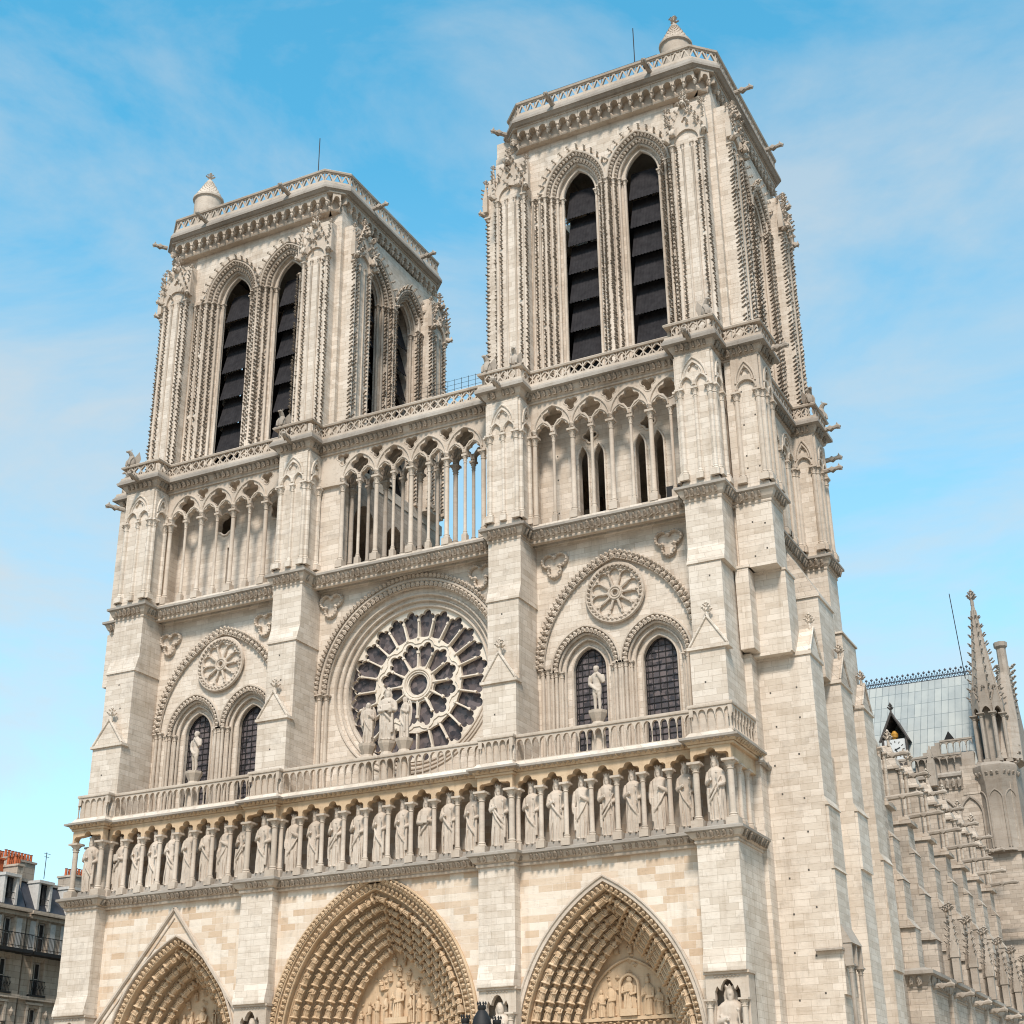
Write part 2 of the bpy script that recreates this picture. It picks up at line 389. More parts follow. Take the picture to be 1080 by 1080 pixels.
# carved leaf hook: rises and curls outward (-Y)
CROCKET = join([tf(octa(.5), T(0, -.35, .15, s=(.62, .55, .62))), tf(octa(.5), T(0, -.05, -.1, s=(.5, .9, .45))), tf(octa(.5), T(0, -.62, .32, s=(.75, .42, .4)))])
LEAF = join([box(-.38, .38, -.45, 0, -.5, -.2), tf(octa(.5), T(0, -.55, .12, s=(.95, .8, 1.0))), tf(octa(.5), T(-.25, -.42, -.1, s=(.5, .6, 1.1))), tf(octa(.5), T(.27, -.4, -.05, s=(.5, .6, 1.1)))])
def column(r, h, cap=.5, base=.45, n=12, sq=1.0, capw=1.9):
    """free-standing shaft, origin at the foot"""
    ps = [box(-r*1.7*sq, r*1.7*sq, -r*1.7*sq, r*1.7*sq, 0, base*.6),
          lathe([(r*1.6, base*.6), (r*1.65, base*.7), (r*1.25, base*.8), (r*1.4, base*.88), (r, base), (r*.97, h-cap), (r*1.25, h-cap+.03), (r*1.0, h-cap+.07), (r*1.15, h-cap*.55), (r*capw*.92, h-cap*.22)], n),
          box(-r*capw, r*capw, -r*capw, r*capw, h-cap*.22, h)]
    for k in range(8):
        a = PI/4*k
        ps.append(tf(CROCKET, T(math.cos(a)*r*1.1, math.sin(a)*r*1.1, h-cap*.42, rz=a+PI/2, s=r*.9)))
        if k % 2: ps.append(tf(CROCKET, T(math.cos(a)*r*1.0, math.sin(a)*r*1.0, h-cap*.72, rz=a+PI/2, s=r*.7)))
    return join(ps)
def finial(h, r):
    """stem with two rings of leaves"""
    ps = [lathe([(r*.35, 0), (r*.28, h*.4), (r*.5, h*.45), (r*.25, h*.52), (r*.22, h*.8), (r*.38, h*.85), (.02, h)], 6)]
    for k in range(4):
        a = PI/2*k+PI/4
        ps.append(tf(CROCKET, T(math.cos(a)*r*.2, math.sin(a)*r*.2, h*.45, rz=a+PI/2, s=r*1.15)))
        ps.append(tf(CROCKET, T(math.cos(a)*r*.15, math.sin(a)*r*.15, h*.68, rz=a+PI/2, s=r*.8)))
    return join(ps)
def gable_roof(x0, x1, y0, y1, z0, z1, over=.12):
    """gable facing -Y, ridge along Y, slab eaves"""
    xm = (x0+x1)/2
    return join([piece([(x0, y0, z0), (x1, y0, z0), (xm, y0, z1), (x0, y1, z0), (x1, y1, z0), (xm, y1, z1)],
                       [(0, 1, 2), (3, 5, 4), (0, 2, 5, 3), (1, 4, 5, 2), (0, 3, 4, 1)]),
                 box(x0-over, x1+over, y0-over, y1, z0-.16, z0+.0),
                 tube([(x0-.02, y0-.03, z0+.03), (xm, y0-.03, z1+.03)], .07, 6), tube([(x1+.02, y0-.03, z0+.03), (xm, y0-.03, z1+.03)], .07, 6),
                 tf(finial(1.0, .30), T(xm, y0+.14, z1-.08))])
def wedge_y(x0, x1, ya, yb, z0, z1):
    """slope rising from (ya,z0) to (yb,z1), prism across x"""
    return piece([(x0, ya, z0), (x1, ya, z0), (x0, yb, z0), (x1, yb, z0), (x0, yb, z1), (x1, yb, z1)],
                 [(0, 2, 3, 1), (2, 4, 5, 3), (0, 1, 5, 4), (0, 4, 2), (1, 3, 5)])
def drapery(V, seed):
    return V

# ------------------------------------------------------------ statues
def statue_piece(seed, H=3.3, crown=True, wings=False, child=False, nude=False, halo=False, detail=1):
    """standing robed figure facing -Y, feet at z=0"""
    r = random.Random(seed); ps = []; k = 3.3
    def loft(secs, n=40, fold=0.0, ph=0.0, fr=7, tw=0.5):
        V = []; F = []
        for (z, cx, cy, a, b, fa) in secs:
            for i in range(n):
                t = 2*PI*i/n
                q = 1+1.5*fa*(math.sin(fr*t+ph+tw*z*2)+.5*math.sin((fr*2-3)*t+ph*2.3-z*1.7))
                V.append((cx+a*q*math.cos(t), cy+b*q*math.sin(t), z))
        for i in range(len(secs)-1):
            for j in range(n):
                F.append((i*n+j, i*n+(j+1) % n, (i+1)*n+(j+1) % n, (i+1)*n+j))
        F.append(tuple(range(n-1, -1, -1))); F.append(tuple((len(secs)-1)*n+j for j in range(n)))
        return piece(V, F)
    n = 44 if detail else 16
    sw = r.uniform(-.08, .08)
    ph = r.uniform(0, 6); fr = r.choice([7, 8, 9])
    if not nude:
        ps.append(loft([(.06, 0, 0, .50, .36, .07), (.3, .01*sw, 0, .47, .34, .085), (.8, sw*.4, -.02, .45, .33, .08), (1.3, sw, -.02, .44, .33, .065),
                        (1.75, sw, 0, .43, .31, .045), (2.0, sw*.7, 0, .40, .28, .03), (2.3, sw*.4, .0, .45, .30, .025), (2.55, sw*.2, .02, .48, .28, .02), (2.68, 0, .02, .36, .22, .01), (2.76, 0, .02, .16, .15, 0)], n, ph=ph, fr=fr))
        # slanting mantle edge and hanging fold
        s = r.choice([-1, 1]); mt = r.random()
        if mt > .35: ps.append(tube([(-.40*s, -.20, 2.25), (-.15*s, -.38, 1.8), (.15*s, -.40, 1.45), (.42*s, -.28, 1.1)], [.06, .075, .08, .06], 6))
        if mt > .55 or mt < .2: ps.append(tube([(-.34*s, -.26, 1.9), (-.1*s, -.40, 1.45), (.18*s, -.40, 1.1), (.42*s, -.25, .75)], [.05, .07, .07, .05], 6))
        ps.append(tube([(.36*s, -.26, 1.7), (.40*s, -.3, 1.0), (.36*s, -.28, .5)], [.09, .07, .1], 6))
        for q in range(5):
            x = -.32+.16*q+r.uniform(-.03, .03)
            ps.append(tube([(x, -.31, .12), (x*.95+r.uniform(-.04, .04), -.34, .7), (x*.8+r.uniform(-.05, .05), -.33, 1.2)], [.05, .045, .02], 5))
        for f in (-.17, .17): ps.append(tf(octa(.5), T(f, -.36, .06, s=(.22, .5, .16))))
    else:
        ps.append(loft([(1.45, 0, 0, .28, .22, 0), (1.7, 0, 0, .33, .23, 0), (1.95, 0, 0, .27, .19, 0), (2.3, 0, 0, .34, .23, 0), (2.55, 0, 0, .40, .2, 0), (2.68, 0, .02, .26, .16, 0), (2.8, 0, .02, .12, .12, 0)], 20))
        for f in (-1, 1):
            ps.append(tube([(f*.14, 0, 1.6), (f*.15, -.05, 1.15), (f*.15, -.03, .85), (f*.16, .03, .5), (f*.15, 0, .1)], [.19, .17, .12, .13, .08], 10))
            ps.append(tf(octa(.5), T(f*.15, -.12, .06, s=(.2, .55, .16))))
        ps.append(tf(octa(.5), T(0, -.22, 1.4, s=(.5, .2, .5))))
    # arms
    pose = r.choice([0, 1, 2]) if not nude else 3
    def arm(f, elbow, hand):
        ps.append(tube([(f*.40, .02, 2.52), (f*.47, -.02, 2.3), elbow], [.15, .15, .14], 8))
        ps.append(tube([elbow, ((elbow[0]+hand[0])/2, (elbow[1]+hand[1])/2-.02, (elbow[2]+hand[2])/2), hand], [.145, .12, .07], 8))
        ps.append(tf(octa(.5), T(*hand, s=(.18, .2, .22))))
        for q in range(4):
            ps.append(tube([hand, (hand[0]-f*.05+.03*q-.05, hand[1]-.07, hand[2]-.10+.01*q)], [.035, .022], 5))
    if pose == 0:
        arm(-1, (-.52, -.08, 1.95), (-.12, -.42, 2.1)); arm(1, (.53, -.06, 1.9), (.34, -.42, 1.75))
        ps.append(tube([(.34, -.46, 1.5), (.30, -.50, 2.3)], .035, 6)); ps.append(tf(octa(.5), T(.295, -.5, 2.38, s=(.18, .18, .26))))
    elif pose == 1:
        arm(-1, (-.53, -.02, 1.9), (-.50, -.24, 1.45)); arm(1, (.52, -.1, 1.95), (.05, -.44, 2.2))
    elif pose == 2:
        arm(-1, (-.53, -.08, 1.92), (-.16, -.44, 1.85)); arm(1, (.53, -.08, 1.92), (.2, -.44, 1.98))
        ps.append(box(-.2, .2, -.56, -.42, 1.82, 2.22))
    else:
        arm(-1, (-.5, 0, 1.95), (-.05, -.3, 1.5)); arm(1, (.5, -.05, 1.98), (.1, -.3, 2.6))
    # neck and head with face
    ps.append(tube([(0, .02, 2.62), (0, 0, 2.85)], [.15, .12], 10))
    hx = r.uniform(-.03, .03); hz = 2.98
    ps.append(loft([(hz-.24, hx, -.06, .08, .09, 0), (hz-.16, hx, -.05, .14, .15, 0), (hz, hx, -.02, .185, .20, 0), (hz+.12, hx, 0, .185, .205, 0), (hz+.22, hx, .01, .13, .15, 0)], 20))
    ps.append(tf(octa(.5), T(hx, -.21, hz-.01, s=(.06, .14, .16))))
    for f in (-1, 1):
        ps.append(tf(octa(.5), T(hx+f*.075, -.185, hz+.055, s=(.08, .06, .045))))
        ps.append(tube([(hx+f*.03, -.20, hz+.09), (hx+f*.12, -.17, hz+.085)], .018, 5))
        if not nude: ps.append(tube([(hx+f*.16, -.03, hz+.12), (hx+f*.2, .03, hz-.05), (hx+f*.2, .02, hz-.28)], [.06, .085, .05], 7))
        ps.append(tf(octa(.5), T(hx+f*.19, 0, hz, s=(.05, .1, .14))))
    ps.append(tf(octa(.5), T(hx, -.19, hz-.11, s=(.13, .06, .04))))
    if crown and not wings:
        ps.append(loft([(hz-.33, hx, -.10, .03, .04, 0), (hz-.24, hx, -.11, .09, .09, .05), (hz-.13, hx, -.10, .13, .12, .05)], 14))
        ps.append(lathe([(.205, hz+.13), (.215, hz+.2), (.23, hz+.26), (.12, hz+.24)], 16, hx, .01))
        for q in range(8):
            a = PI/4*q; ps.append(tf(octa(.5), T(hx+.215*math.cos(a), .01+.215*math.sin(a), hz+.29, s=(.12, .12, .2))))
    elif not crown:
        ps.append(loft([(hz-.05, hx, .05, .19, .18, .04), (hz+.12, hx, .04, .215, .21, .05), (hz+.24, hx, .02, .15, .16, .04)], 20, fr=9))
    if halo: ps.append(tf(lathe([(.42, 0), (.44, .04), (.42, .08)], 24), T(0, .2, hz+.05, rx=PI/2)))
    if wings:
        for f in (-1, 1):
            ps.append(loft([(1.0, f*.42, .24, .06, .05, 0), (1.5, f*.52, .26, .16, .06, .06), (2.2, f*.56, .26, .22, .07, .06), (2.7, f*.50, .24, .18, .07, .03), (2.95, f*.45, .2, .06, .05, 0)], 16))
    if child:
        ps.append(tube([(.25, -.35, 1.75), (.25, -.42, 2.0), (.22, -.42, 2.25)], [.14, .16, .1], 8)); ps.append(tf(octa(.5), T(.22, -.44, 2.38, s=(.24, .24, .28))))
    p = join(ps)
    return (p[0]*(H/3.3), p[1], p[2])
def remesh(p, vox, name, mat, smooth=True):
    """fuse overlapping shells into one continuous skin"""
    mb = MB().add(p); me = mb.mesh(name)
    o = bpy.data.objects.new(name, me); COL.objects.link(o)
    md = o.modifiers.new('r', 'REMESH'); md.mode = 'VOXEL'; md.voxel_size = vox; md.use_smooth_shade = True
    dg = bpy.context.evaluated_depsgraph_get(); ev = o.evaluated_get(dg)
    m2 = bpy.data.meshes.new_from_object(ev, depsgraph=dg); m2.name = name
    bpy.data.objects.remove(o); bpy.data.meshes.remove(me)
    m2.materials.clear(); m2.materials.append(M[mat])
    return m2
# small relief figure, about 1 high, facing -Y
def relief_fig(seed):
    r = random.Random(seed)
    n = 8; secs = [(0, .20, .16), (.25, .19, .15), (.5, .17, .13), (.68, .21, .15), (.78, .12, .1), (.82, .07, .07)]
    V = []; F = []
    for z, a, b in secs:
        for i in range(n):
            t = 2*PI*i/n; q = 1+.12*math.cos(3*t+seed+z*3)
            V.append((a*q*math.cos(t), b*q*math.sin(t), z))
    for i in range(len(secs)-1):
        for j in range(n): F.append((i*n+j, i*n+(j+1) % n, (i+1)*n+(j+1) % n, (i+1)*n+j))
    F.append(tuple(range(n-1, -1, -1))); F.append(tuple((len(secs)-1)*n+j for j in range(n)))
    b = piece(V, F)
    hd = lathe([(.03, .80), (.085, .85), (.095, .91), (.07, .98), (.02, 1.0)], 8, r.uniform(-.02, .02), -.02)
    s = r.choice([-1, 1])
    am = join([tube([(-.19, 0, .7), (-.2, -.1, .5), (-.02+.05*s, -.18, .56)], .05, 5), tube([(.19, 0, .7), (.21, -.08, .48), (.05*s, -.18, .42+.1*r.random())], .05, 5)])
    fl = join([tube([(x, -.13, .02), (x*.8, -.15, .3), (x*.5, -.13, .5)], .025, 4) for x in (-.1, 0, .1)])
    return join([b, hd, am, fl])
RELIEF = [relief_fig(i) for i in range(5)]

# ------------------------------------------------------------ ground
MB().box(-700, 700, -700, 900, -1, 0).build('ground', 'asphalt', kind='structure')
MB().box(-34, 60, -140, 0.5, .0, .12).build('plaza', 'paving', kind='structure')
MB().box(-34, 60, .5, 110, .0, .12).build('pavement', 'paving', kind='structure')

# ============================================================ CATHEDRAL
cath = thing('cathedral', 'huge pale gothic stone cathedral with two square bell towers, rose window and three pointed portals', 'cathedral')
# buttress fronts (x ranges)
BX = [(-21.6, -19.25), (-8.9, -6.75), (6.3, 8.4), (18.5, 20.62)]
BAYS = [(-19.25, -8.9), (-6.75, 6.3), (8.4, 18.5)]
BC = [-14.1, -.15, 13.35]
YW, YB, YE = -1.45, -2.1, -2.35      # lower wall, inner and outer buttress fronts
YM = 1.36

# ---- lower wall with its three portals
PORT = [dict(cx=-13.75, w=4.6, h=7.1, z0=6.8, n=5, st=.38), dict(cx=-.5, w=6.15, h=8.45, z0=7.5, n=7, st=.43), dict(cx=13.08, w=4.95, h=8.2, z0=6.5, n=6, st=.33)]
for i, (x0, x1) in enumerate(BAYS):
    p = PORT[i]; hole = arc(p['cx'], p['w'], p['h'], p['z0'], 0, 22, legs=.0)
    outer = [(x0, 0)]+[q for q in hole]+[(x1, 0), (x1, 15.9), (x0, 15.9)]
    MB().add(plate(outer, [], YW, 1.2)).build('lower_wall', 'ashlar_low', cath)
def portal(i, p):
    cx, w_, h_, z0, n, st = p['cx'], p['w'], p['h'], p['z0'], p['n'], p['st']
    depth = 2.9; dy = depth/n
    mb = MB()
    for k in range(n):
        y0 = YW+.12+k*dy
        # stepped order: face band plus soffit, down to the springing and the jamb below
        mb.add(band(cx, w_, h_, z0, -k*st+.0 if k else .02, -(k+1)*st, y0, y0+dy+.05, legs=.1, n=20))
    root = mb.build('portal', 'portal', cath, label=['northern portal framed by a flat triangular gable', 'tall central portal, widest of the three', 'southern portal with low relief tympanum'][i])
    for k in range(n):
        y0 = YW+.12+k*dy; mb = MB()
        # roll mouldings at both edges of the order
        for off, r in ((-k*st-.04, .07), (-(k+1)*st+.04, .055)):
            mb.add(tube([(x, y0-.01, z) for x, z in arc(cx, w_, h_, z0, off, 20, legs=.2)], r, 6))
        # chain of small carved figures under canopies
        pts = arc(cx, w_, h_, z0, -(k+(.5 if k == 0 else .95))*st, 24)
        stp = .95 if k else .42
        if i == 1 and k >= 1: stp = .88
        if k == 0:
            for j, (x, z, a) in enumerate(resample(pts, .30, .1)):
                mb.add(tf(LEAF, T(x, y0-.0, z, s=(.2, .26, .26), ry=-a)))
        else:
            for j, (x, z, a) in enumerate(resample(pts, stp, .3)):
                a2 = a if x < cx else a+PI
                f = RELIEF[(j+k) % 5]; sc = stp*1.0
                # figures are stacked head to foot along the arch, leaning out towards the front
                mb.add(tf(f, T(x, y0-.10, z, ry=PI/2-a2, s=(sc*.95, sc*1.25, sc*.9)) @ T(0, 0, -.45)))
                mb.add(tf(lathe([(.22, 0), (.28, .05), (.18, .14)], 6), T(x, y0-.12, z, ry=PI/2-a2, s=(sc*1.0, sc*1.2, sc)) @ T(0, 0, .46)))
        mb.build('archivolt', 'portal', root)
    # tympanum slab and its reliefs
    yt = YW+.12+depth; mb = MB(); o = -n*st
    A = arc(cx, w_, h_, z0, o+.02, 20)
    mb.add(plate([(A[0][0], 4.2)]+A+[(A[-1][0], 4.2)], [], yt-.02, yt+.4))
    ap = max(z for _, z in A); wi = lambda z: max(.2, min(abs(x-cx) for x, zz in A if zz <= z+.6 and zz >= z-.6) if any(z-.6 <= zz <= z+.6 for _, zz in A) else .3)
    bands = [(7.1, 1.25), (8.75 if i else 8.35, 2.2 if i else 1.9)]
    zt = 8.45 if i != 1 else 8.75
    mb.add(box(cx-(w_+o)*.99, cx+(w_+o)*.99, yt-.22, yt, zt-.2, zt-.02))
    for j in range(13):
        x = cx+(j-6)*(w_+o)*.145
        mb.add(tf(RELIEF[j % 5], T(x, yt-.12, zt-1.6, s=(1.0, 1.0, 1.3))))
        mb.add(tf(octa(.5), T(x+.2, yt-.1, zt-.28, s=(.35, .3, .2))))
    if i == 2:      # arch with an enthroned figure in a niche, flanked by standing ones
        mb.add(tube([(x, yt-.12, z) for x, z in arc(cx+.0, 2.35, 2.9, zt-.1, 0, 16)], .07, 6))
        mb.add(tube([(x, yt-.18, z) for x, z in arc(cx, .50, .55, zt+1.45, 0, 8, legs=zt)], .08, 6))
        mb.add(tf(RELIEF[0], T(cx, yt-.15, zt+.35, s=(1.7, 1.2, 1.55)))); mb.add(box(cx-.45, cx+.45, yt-.35, yt, zt, zt+.35))
        for x, hh in ((-1.55, 1.35), (-1.05, 1.7), (1.0, 1.85), (1.6, 1.3), (-2.0, .8), (2.05, .8)):
            mb.add(tf(RELIEF[int(abs(x)*3) % 5], T(cx+x, yt-.12, zt, s=(hh*.75, 1.0, hh))))
        for x in (-.5, .1, .6): mb.add(tf(RELIEF[1], T(cx+x*1.2, yt-.1, zt+3.05, s=(.7, .9, .75), ry=.5*x)))
    else:           # enthroned central figure between standing and kneeling ones
        hc = 2.05 if i == 1 else 1.7; W_ = (w_+o)
        mb.add(tf(RELIEF[2], T(cx, yt-.2, zt+.28, s=(hc*.85, 1.7, hc*.92)))); mb.add(box(cx-.7, cx+.7, yt-.45, yt, zt-.02, zt+.3))
        for x, hh in ((-.78, 1.65), (.78, 1.65), (-1.32, 1.5), (1.32, 1.5), (-1.85, 1.2), (1.85, 1.2), (-2.35, .75), (2.35, .75)):
            if abs(x)+.2 < W_*.92: mb.add(tf(RELIEF[int(abs(x)*7) % 5], T(cx+x, yt-.16, zt, s=(.62, 1.3, hh))))
        for x, zz in ((-.55, 2.2), (0, 2.45), (.55, 2.2), (-1.05, 1.75), (1.05, 1.75), (-.3, 3.0), (.3, 3.0)):
            if zt+zz+.5 < ap: mb.add(tf(RELIEF[int(abs(x)*9) % 5], T(cx+x, yt-.1, zt+zz, s=(.6, 1.0, .62), ry=.3*x)))
        mb.add(box(cx+1.03, cx+1.1, yt-.36, yt-.28, zt, zt+2.0)).add(box(cx+.82, cx+1.3, yt-.36, yt-.28, zt+1.4, zt+1.47))
    for q in range(70):
        x = cx+rnd.uniform(-1, 1)*(w_+o)*.95; z = rnd.uniform(zt, ap)
        if z < z0+h_ and any(abs(px-cx) > abs(x-cx)+.15 and pz > z+.1 for px, pz in A): mb.add(tf(octa(.5), T(x, yt-.04, z, s=rnd.uniform(.2, .36))))
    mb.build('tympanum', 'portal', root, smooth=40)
    mb = MB()       # doors, mostly below the picture
    mb.box(cx-(w_+o)*.98, cx-.25, yt+.12, yt+.3, .12, 4.2).box(cx+.25, cx+(w_+o)*.98, yt+.12, yt+.3, .12, 4.2)
    for s_ in (-1, 1):
        for q in range(5): mb.box(cx+s_*(w_+o)*.55-(w_+o)*.4, cx+s_*(w_+o)*.55+(w_+o)*.4, yt+.06, yt+.12, .5+q*.75, .58+q*.75)
    mb.build('door', 'wood', root)
    MB().box(cx-.25, cx+.25, yt-.3, yt+.3, .12, 4.2).build('door_post', 'portal', root)
    # outer hood mould with leaves
    mb = MB(); y = YW-.06
    mb.add(band(cx, w_, h_, z0, (.10, .42, .30)[i], .0, YW-.10, YW+.14, legs=.1, n=20))
    mb.add(tube([(x, y-.06, z) for x, z in arc(cx, w_, h_, z0, (.06, .36, .24)[i], 20, legs=.1)], .07, 6))
    if i == 1:
        for x, z, a in resample(arc(cx, w_, h_, z0, .18, 24), .26): mb.add(tf(LEAF, T(x, YW-.08, z, s=(.24, .24, .24), ry=-a)))
    mb.build('hood_moulding', 'portal' if i == 1 else 'carved', root)
    if i == 0:
        mb = MB(); ax, az = -14.04, 15.55; fl, fr, fz = -19.2, -8.95, 9.35
        for a_, b_, rr, yy in (((fl, fz), (ax, az), .12, YW-.08), ((fr, fz), (ax, az), .12, YW-.08), ((fl+.46, fz), (ax, az-.55), .05, YW-.03)):
            mb.add(tube([(a_[0], yy, a_[1]), (b_[0], yy, b_[1])], rr, 6))
        mb.build('gable_moulding', 'carved', root)
for i, p in enumerate(PORT): portal(i, p)

# ---- facade buttresses
def facade_path(yw, yb, ye, south=True, xo=0.0, north_back=14.8):
    """plan outline of the west front with its four buttresses (travelling so that outside is on the right)"""
    P = []
    a, b, c, d = BX
    P += [(a[0], yw+1.0), (a[0], ye), (a[1], ye), (a[1], yw), (b[0], yw), (b[0], yb), (b[1], yb), (b[1], yw), (c[0], yw), (c[0], yb), (c[1], yb), (c[1], yw), (d[0], yw), (d[0], ye), (d[1], ye)]
    return P
def niche(x0, x1, y, root):
    """gabled niche cut in the buttress at portal level"""
    xm = (x0+x1)/2; w_ = x1-x0; mb = MB()
    mb.add(plate([(x0, 4.0), (x0, 9.75), (x1, 9.75), (x1, 4.0), (x1-.42, 4.0), (x1-.42, 8.6)]+[(xm+.62, 8.6), (xm+.62, 8.95), (xm+.5, 9.2), (xm+.36, 9.0), (xm+.30, 9.2), (xm+.16, 9.42), (xm, 9.5), (xm-.16, 9.42), (xm-.3, 9.2), (xm-.36, 9.0), (xm-.5, 9.2), (xm-.62, 8.95), (xm-.62, 8.6)]+[(x0+.42, 8.6), (x0+.42, 4.0)], [], y-.0, y+.3))
    mb.box(x0+.0, x1-.0, y+.9, y+1.0, 4, 9.75)
    mb.box(x0-.0, x0+.12, y+.3, y+.95, 4, 9.75).box(x1-.12, x1, y+.3, y+.95, 4, 9.75)
    mb.box(x0-.08, x1+.08, y-.10, y+1.0, 9.72, 9.84)
    for s_ in (x0+.22, x1-.22):
        mb.add(tf(column(.13, 4.6, .4, .3), T(s_, y-.14, 4.0)))
    for q in range(7): mb.add(tf(octa(.5), T(x0+.5+q*(w_-1)/6, y-.03, 9.62, s=(.16, .12, .1))))
    mb.box(xm-.5, xm+.5, y+.1, y+.9, 4.0, 5.1)
    return mb.build('niche', 'carved', root)
LBL = ['northernmost buttress of the west front', 'buttress between north portal and central portal', 'buttress between central and south portals', 'southern corner buttress of the west front']
for i, (x0, x1) in enumerate(BX):
    ye = YE if i in (0, 3) else YB; xm = (x0+x1)/2; mb = MB()
    yback = 1.2 if i in (1, 2) else 2.7
    # lower shaft with flare above the niche
    mb.box(x0, x1, ye, yback, 10.9, 15.9)
    mb.add(wedge_y(x0-.0, x1+.0, ye-.25, ye, 10.0, 10.95)).box(x0, x1, ye, yback, 9.84, 10.9)
    mb.box(x0-.0, x1+.0, ye-.25, ye+.0, 9.84, 10.0)
    mb.box(x0, x1, ye+1.0, yback, 0.1, 9.84)
    mb.box(x0, x1, ye-.3, ye+1.0, .1, 4.0)
    # behind the gallery of kings
    mb.box(x0+.25, x1-.25, ye+1.25, yback, 15.9, 20.9)
    # middle storey
    xr = x1-.17 if i == 3 else x1-.02
    mb.box(x0+.02, xr, -1.6, 1.5, 21.1, 26.1)
    mb.add(wedge_y(x0+.02, xr, -1.9, -1.6, 21.9, 22.9)).box(x0+.02, xr, -1.9, -1.6, 21.1, 21.9)
    mb.box(x0+.06, xr-.04, -1.05, 1.5, 26.1, 31.05)
    mb.box(x0-.02, x1+.02, -1.13, 1.5, 31.02, 31.14)
    mb.add(wedge_y(x0, x1, -1.08, -.78, 31.14, 32.1)).box(x0, x1, -.78, 1.5, 31.14, 34.8)
    root = mb.build('buttress', 'ashlar', cath, label=LBL[i])
    MB().add(gable_roof(x0+.02, x1-.02, -1.62, -1.0, 26.12, 27.75)).build('gable_cap', 'ashlar', root)
    niche(x0, x1, ye, root)

# ---- generic carved strings
def frieze(path, z0, z1, out0, out1, leaf, mat='carved', slab=.5, slabz=.35, name='cornice', root=None, label=None, slope=.25, lz=None, leafout=None):
    """hollow frieze with a row of leaves under a projecting slab"""
    mb = MB(); zt = z1-slabz
    mb.add(sweep([(-.3, z0), (out0, z0), (out0+.03, z0+.08), (out0, z0+.16), ((out0+out1)/2, (z0+zt)/2), (out1, zt), (-.3, zt)], path))
    o = mb.build(name, mat, root or cath, label)
    mb = MB(); mb.add(sweep([(-.3, zt), (out1+.02, zt), (slab, zt+.06), (slab, zt+.06+slabz*.45), (slab-.06, zt+slabz*.62), (slab-slope, z1), (-.3, z1)], path))
    mb.build('drip_slab', 'ledge', o)
    mb = MB(); H = zt-z0
    st = along(path, leaf, .05, 0)
    if leafout is None: leafout = (out0+out1)/2
    mats = [T(x, y, 0, rz=rz) @ T(0, -leafout+.0, z0+.16+H*.45, s=(leaf*.66, .30, H*.80)) for x, y, rz, l in st]
    mb.inst(LEAF, mats, .07)
    if H > .6: pass
    mb.build('carved_leaves', 'crocket' if mat == 'carved' else mat, o)
    return o
# string under the kings (shelf)
K = facade_path(YW-.2, YB-.1, YE-.05) + [(20.62, 1.56)]
frieze(K, 15.85, 16.62, .05, .34, .34, slab=.46, slabz=.28, name='kings_shelf')
# deck of the gallery and its back wall
mb = MB()
mb.add(plate([(-21.6, 15.9), (20.6, 15.9), (20.6, 16.6), (-21.6, 16.6)], [], YW-.1, 1.2))
for (x0, x1) in BAYS: mb.box(x0-.3, x1+.3, -.2, 1.2, 16.6, 20.9)
mb.box(BX[3][0]+.3, 20.3, -1.0, 1.55, 16.6, 20.9)
mb.build('gallery_back_wall', 'ashlar_low', cath)
# arcade of the kings
KC = []     # column positions (x, y, thick)
STP = []    # statue positions
for i, (x0, x1) in enumerate(BX):
    ye = (YE if i in (0, 3) else YB)+.1
    KC += [(x0+.16, ye, 1), (x1-.16, ye, 1)]; STP.append(((x0+x1)/2, ye+.30))
for (x0, x1), n in zip(BAYS, (8, 9, 7)):
    s_ = (x1-x0)/n
    for k in range(n):
        STP.append((x0+s_*(k+.5), YW+.16))
        if k: KC.append((x0+s_*k, YW-.30, 0))
    KC += [(x0+.05, YW-.2, 0), (x1-.05, YW-.2, 0)]
KC += [(20.45, -.95, 0), (20.45, .35, 0), (-21.45, -1.0, 0), (19.9, -2.2+.9, 0)]
def kings_arch(w_):
    """trefoil-headed arch panel, width w_, from z=0 (cap top) to .95"""
    hw = w_/2
    pts = [(-hw, 0), (-hw, .95), (hw, .95), (hw, 0), (hw-.13, 0)]
    for c, r, a0, a1 in ((hw-.32, .19, -.3, PI*.62), (0, .26, .1, PI-.1), (-(hw-.32), .19, PI*.38, PI+.3)):
        zc = .22 if c else .42
        pts += [(c+r*math.cos(a0+(a1-a0)*q/7), zc+r*math.sin(a0+(a1-a0)*q/7)) for q in range(8)]
    pts += [(-hw+.13, 0)]
    return pts
ga = MB()
for (x0, x1), n in zip(BAYS, (8, 9, 7)):
    s_ = (x1-x0)/n; P = kings_arch(s_)
    for k in range(n):
        c = x0+s_*(k+.5); ga.add(plate([(c+x, 19.85+z) for x, z in P], [], YW-.42, YW+.05))
    ga.box(x0, x1, YW+.05, -.1, 20.62, 20.8)
for i, (x0, x1) in enumerate(BX):
    ye = (YE if i in (0, 3) else YB); c = (x0+x1)/2; P = kings_arch(x1-x0)
    ga.add(plate([(c+x, 19.85+z) for x, z in P], [], ye-.12, ye+.35)); ga.box(x0, x1, ye+.35, -.5, 20.62, 20.8)
ga.box(20.2, 20.62, YE+.35, 1.5, 19.85, 20.8)
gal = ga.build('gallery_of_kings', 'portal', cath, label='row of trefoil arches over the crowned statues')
cthin = MB().add(tf(column(.125, 3.28, .5, .62, 12, capw=2.2, sq=1.15), T())).mesh('column', 35); cthin.materials.append(M['carved'])
cthick = MB().add(tf(column(.165, 3.28, .52, .62, 12, capw=2.1, sq=1.15), T())).mesh('column', 35); cthick.materials.append(M['carved'])
for x, y, t in KC: link('column', cthick if t else cthin, gal, loc=(x, y, 16.6))
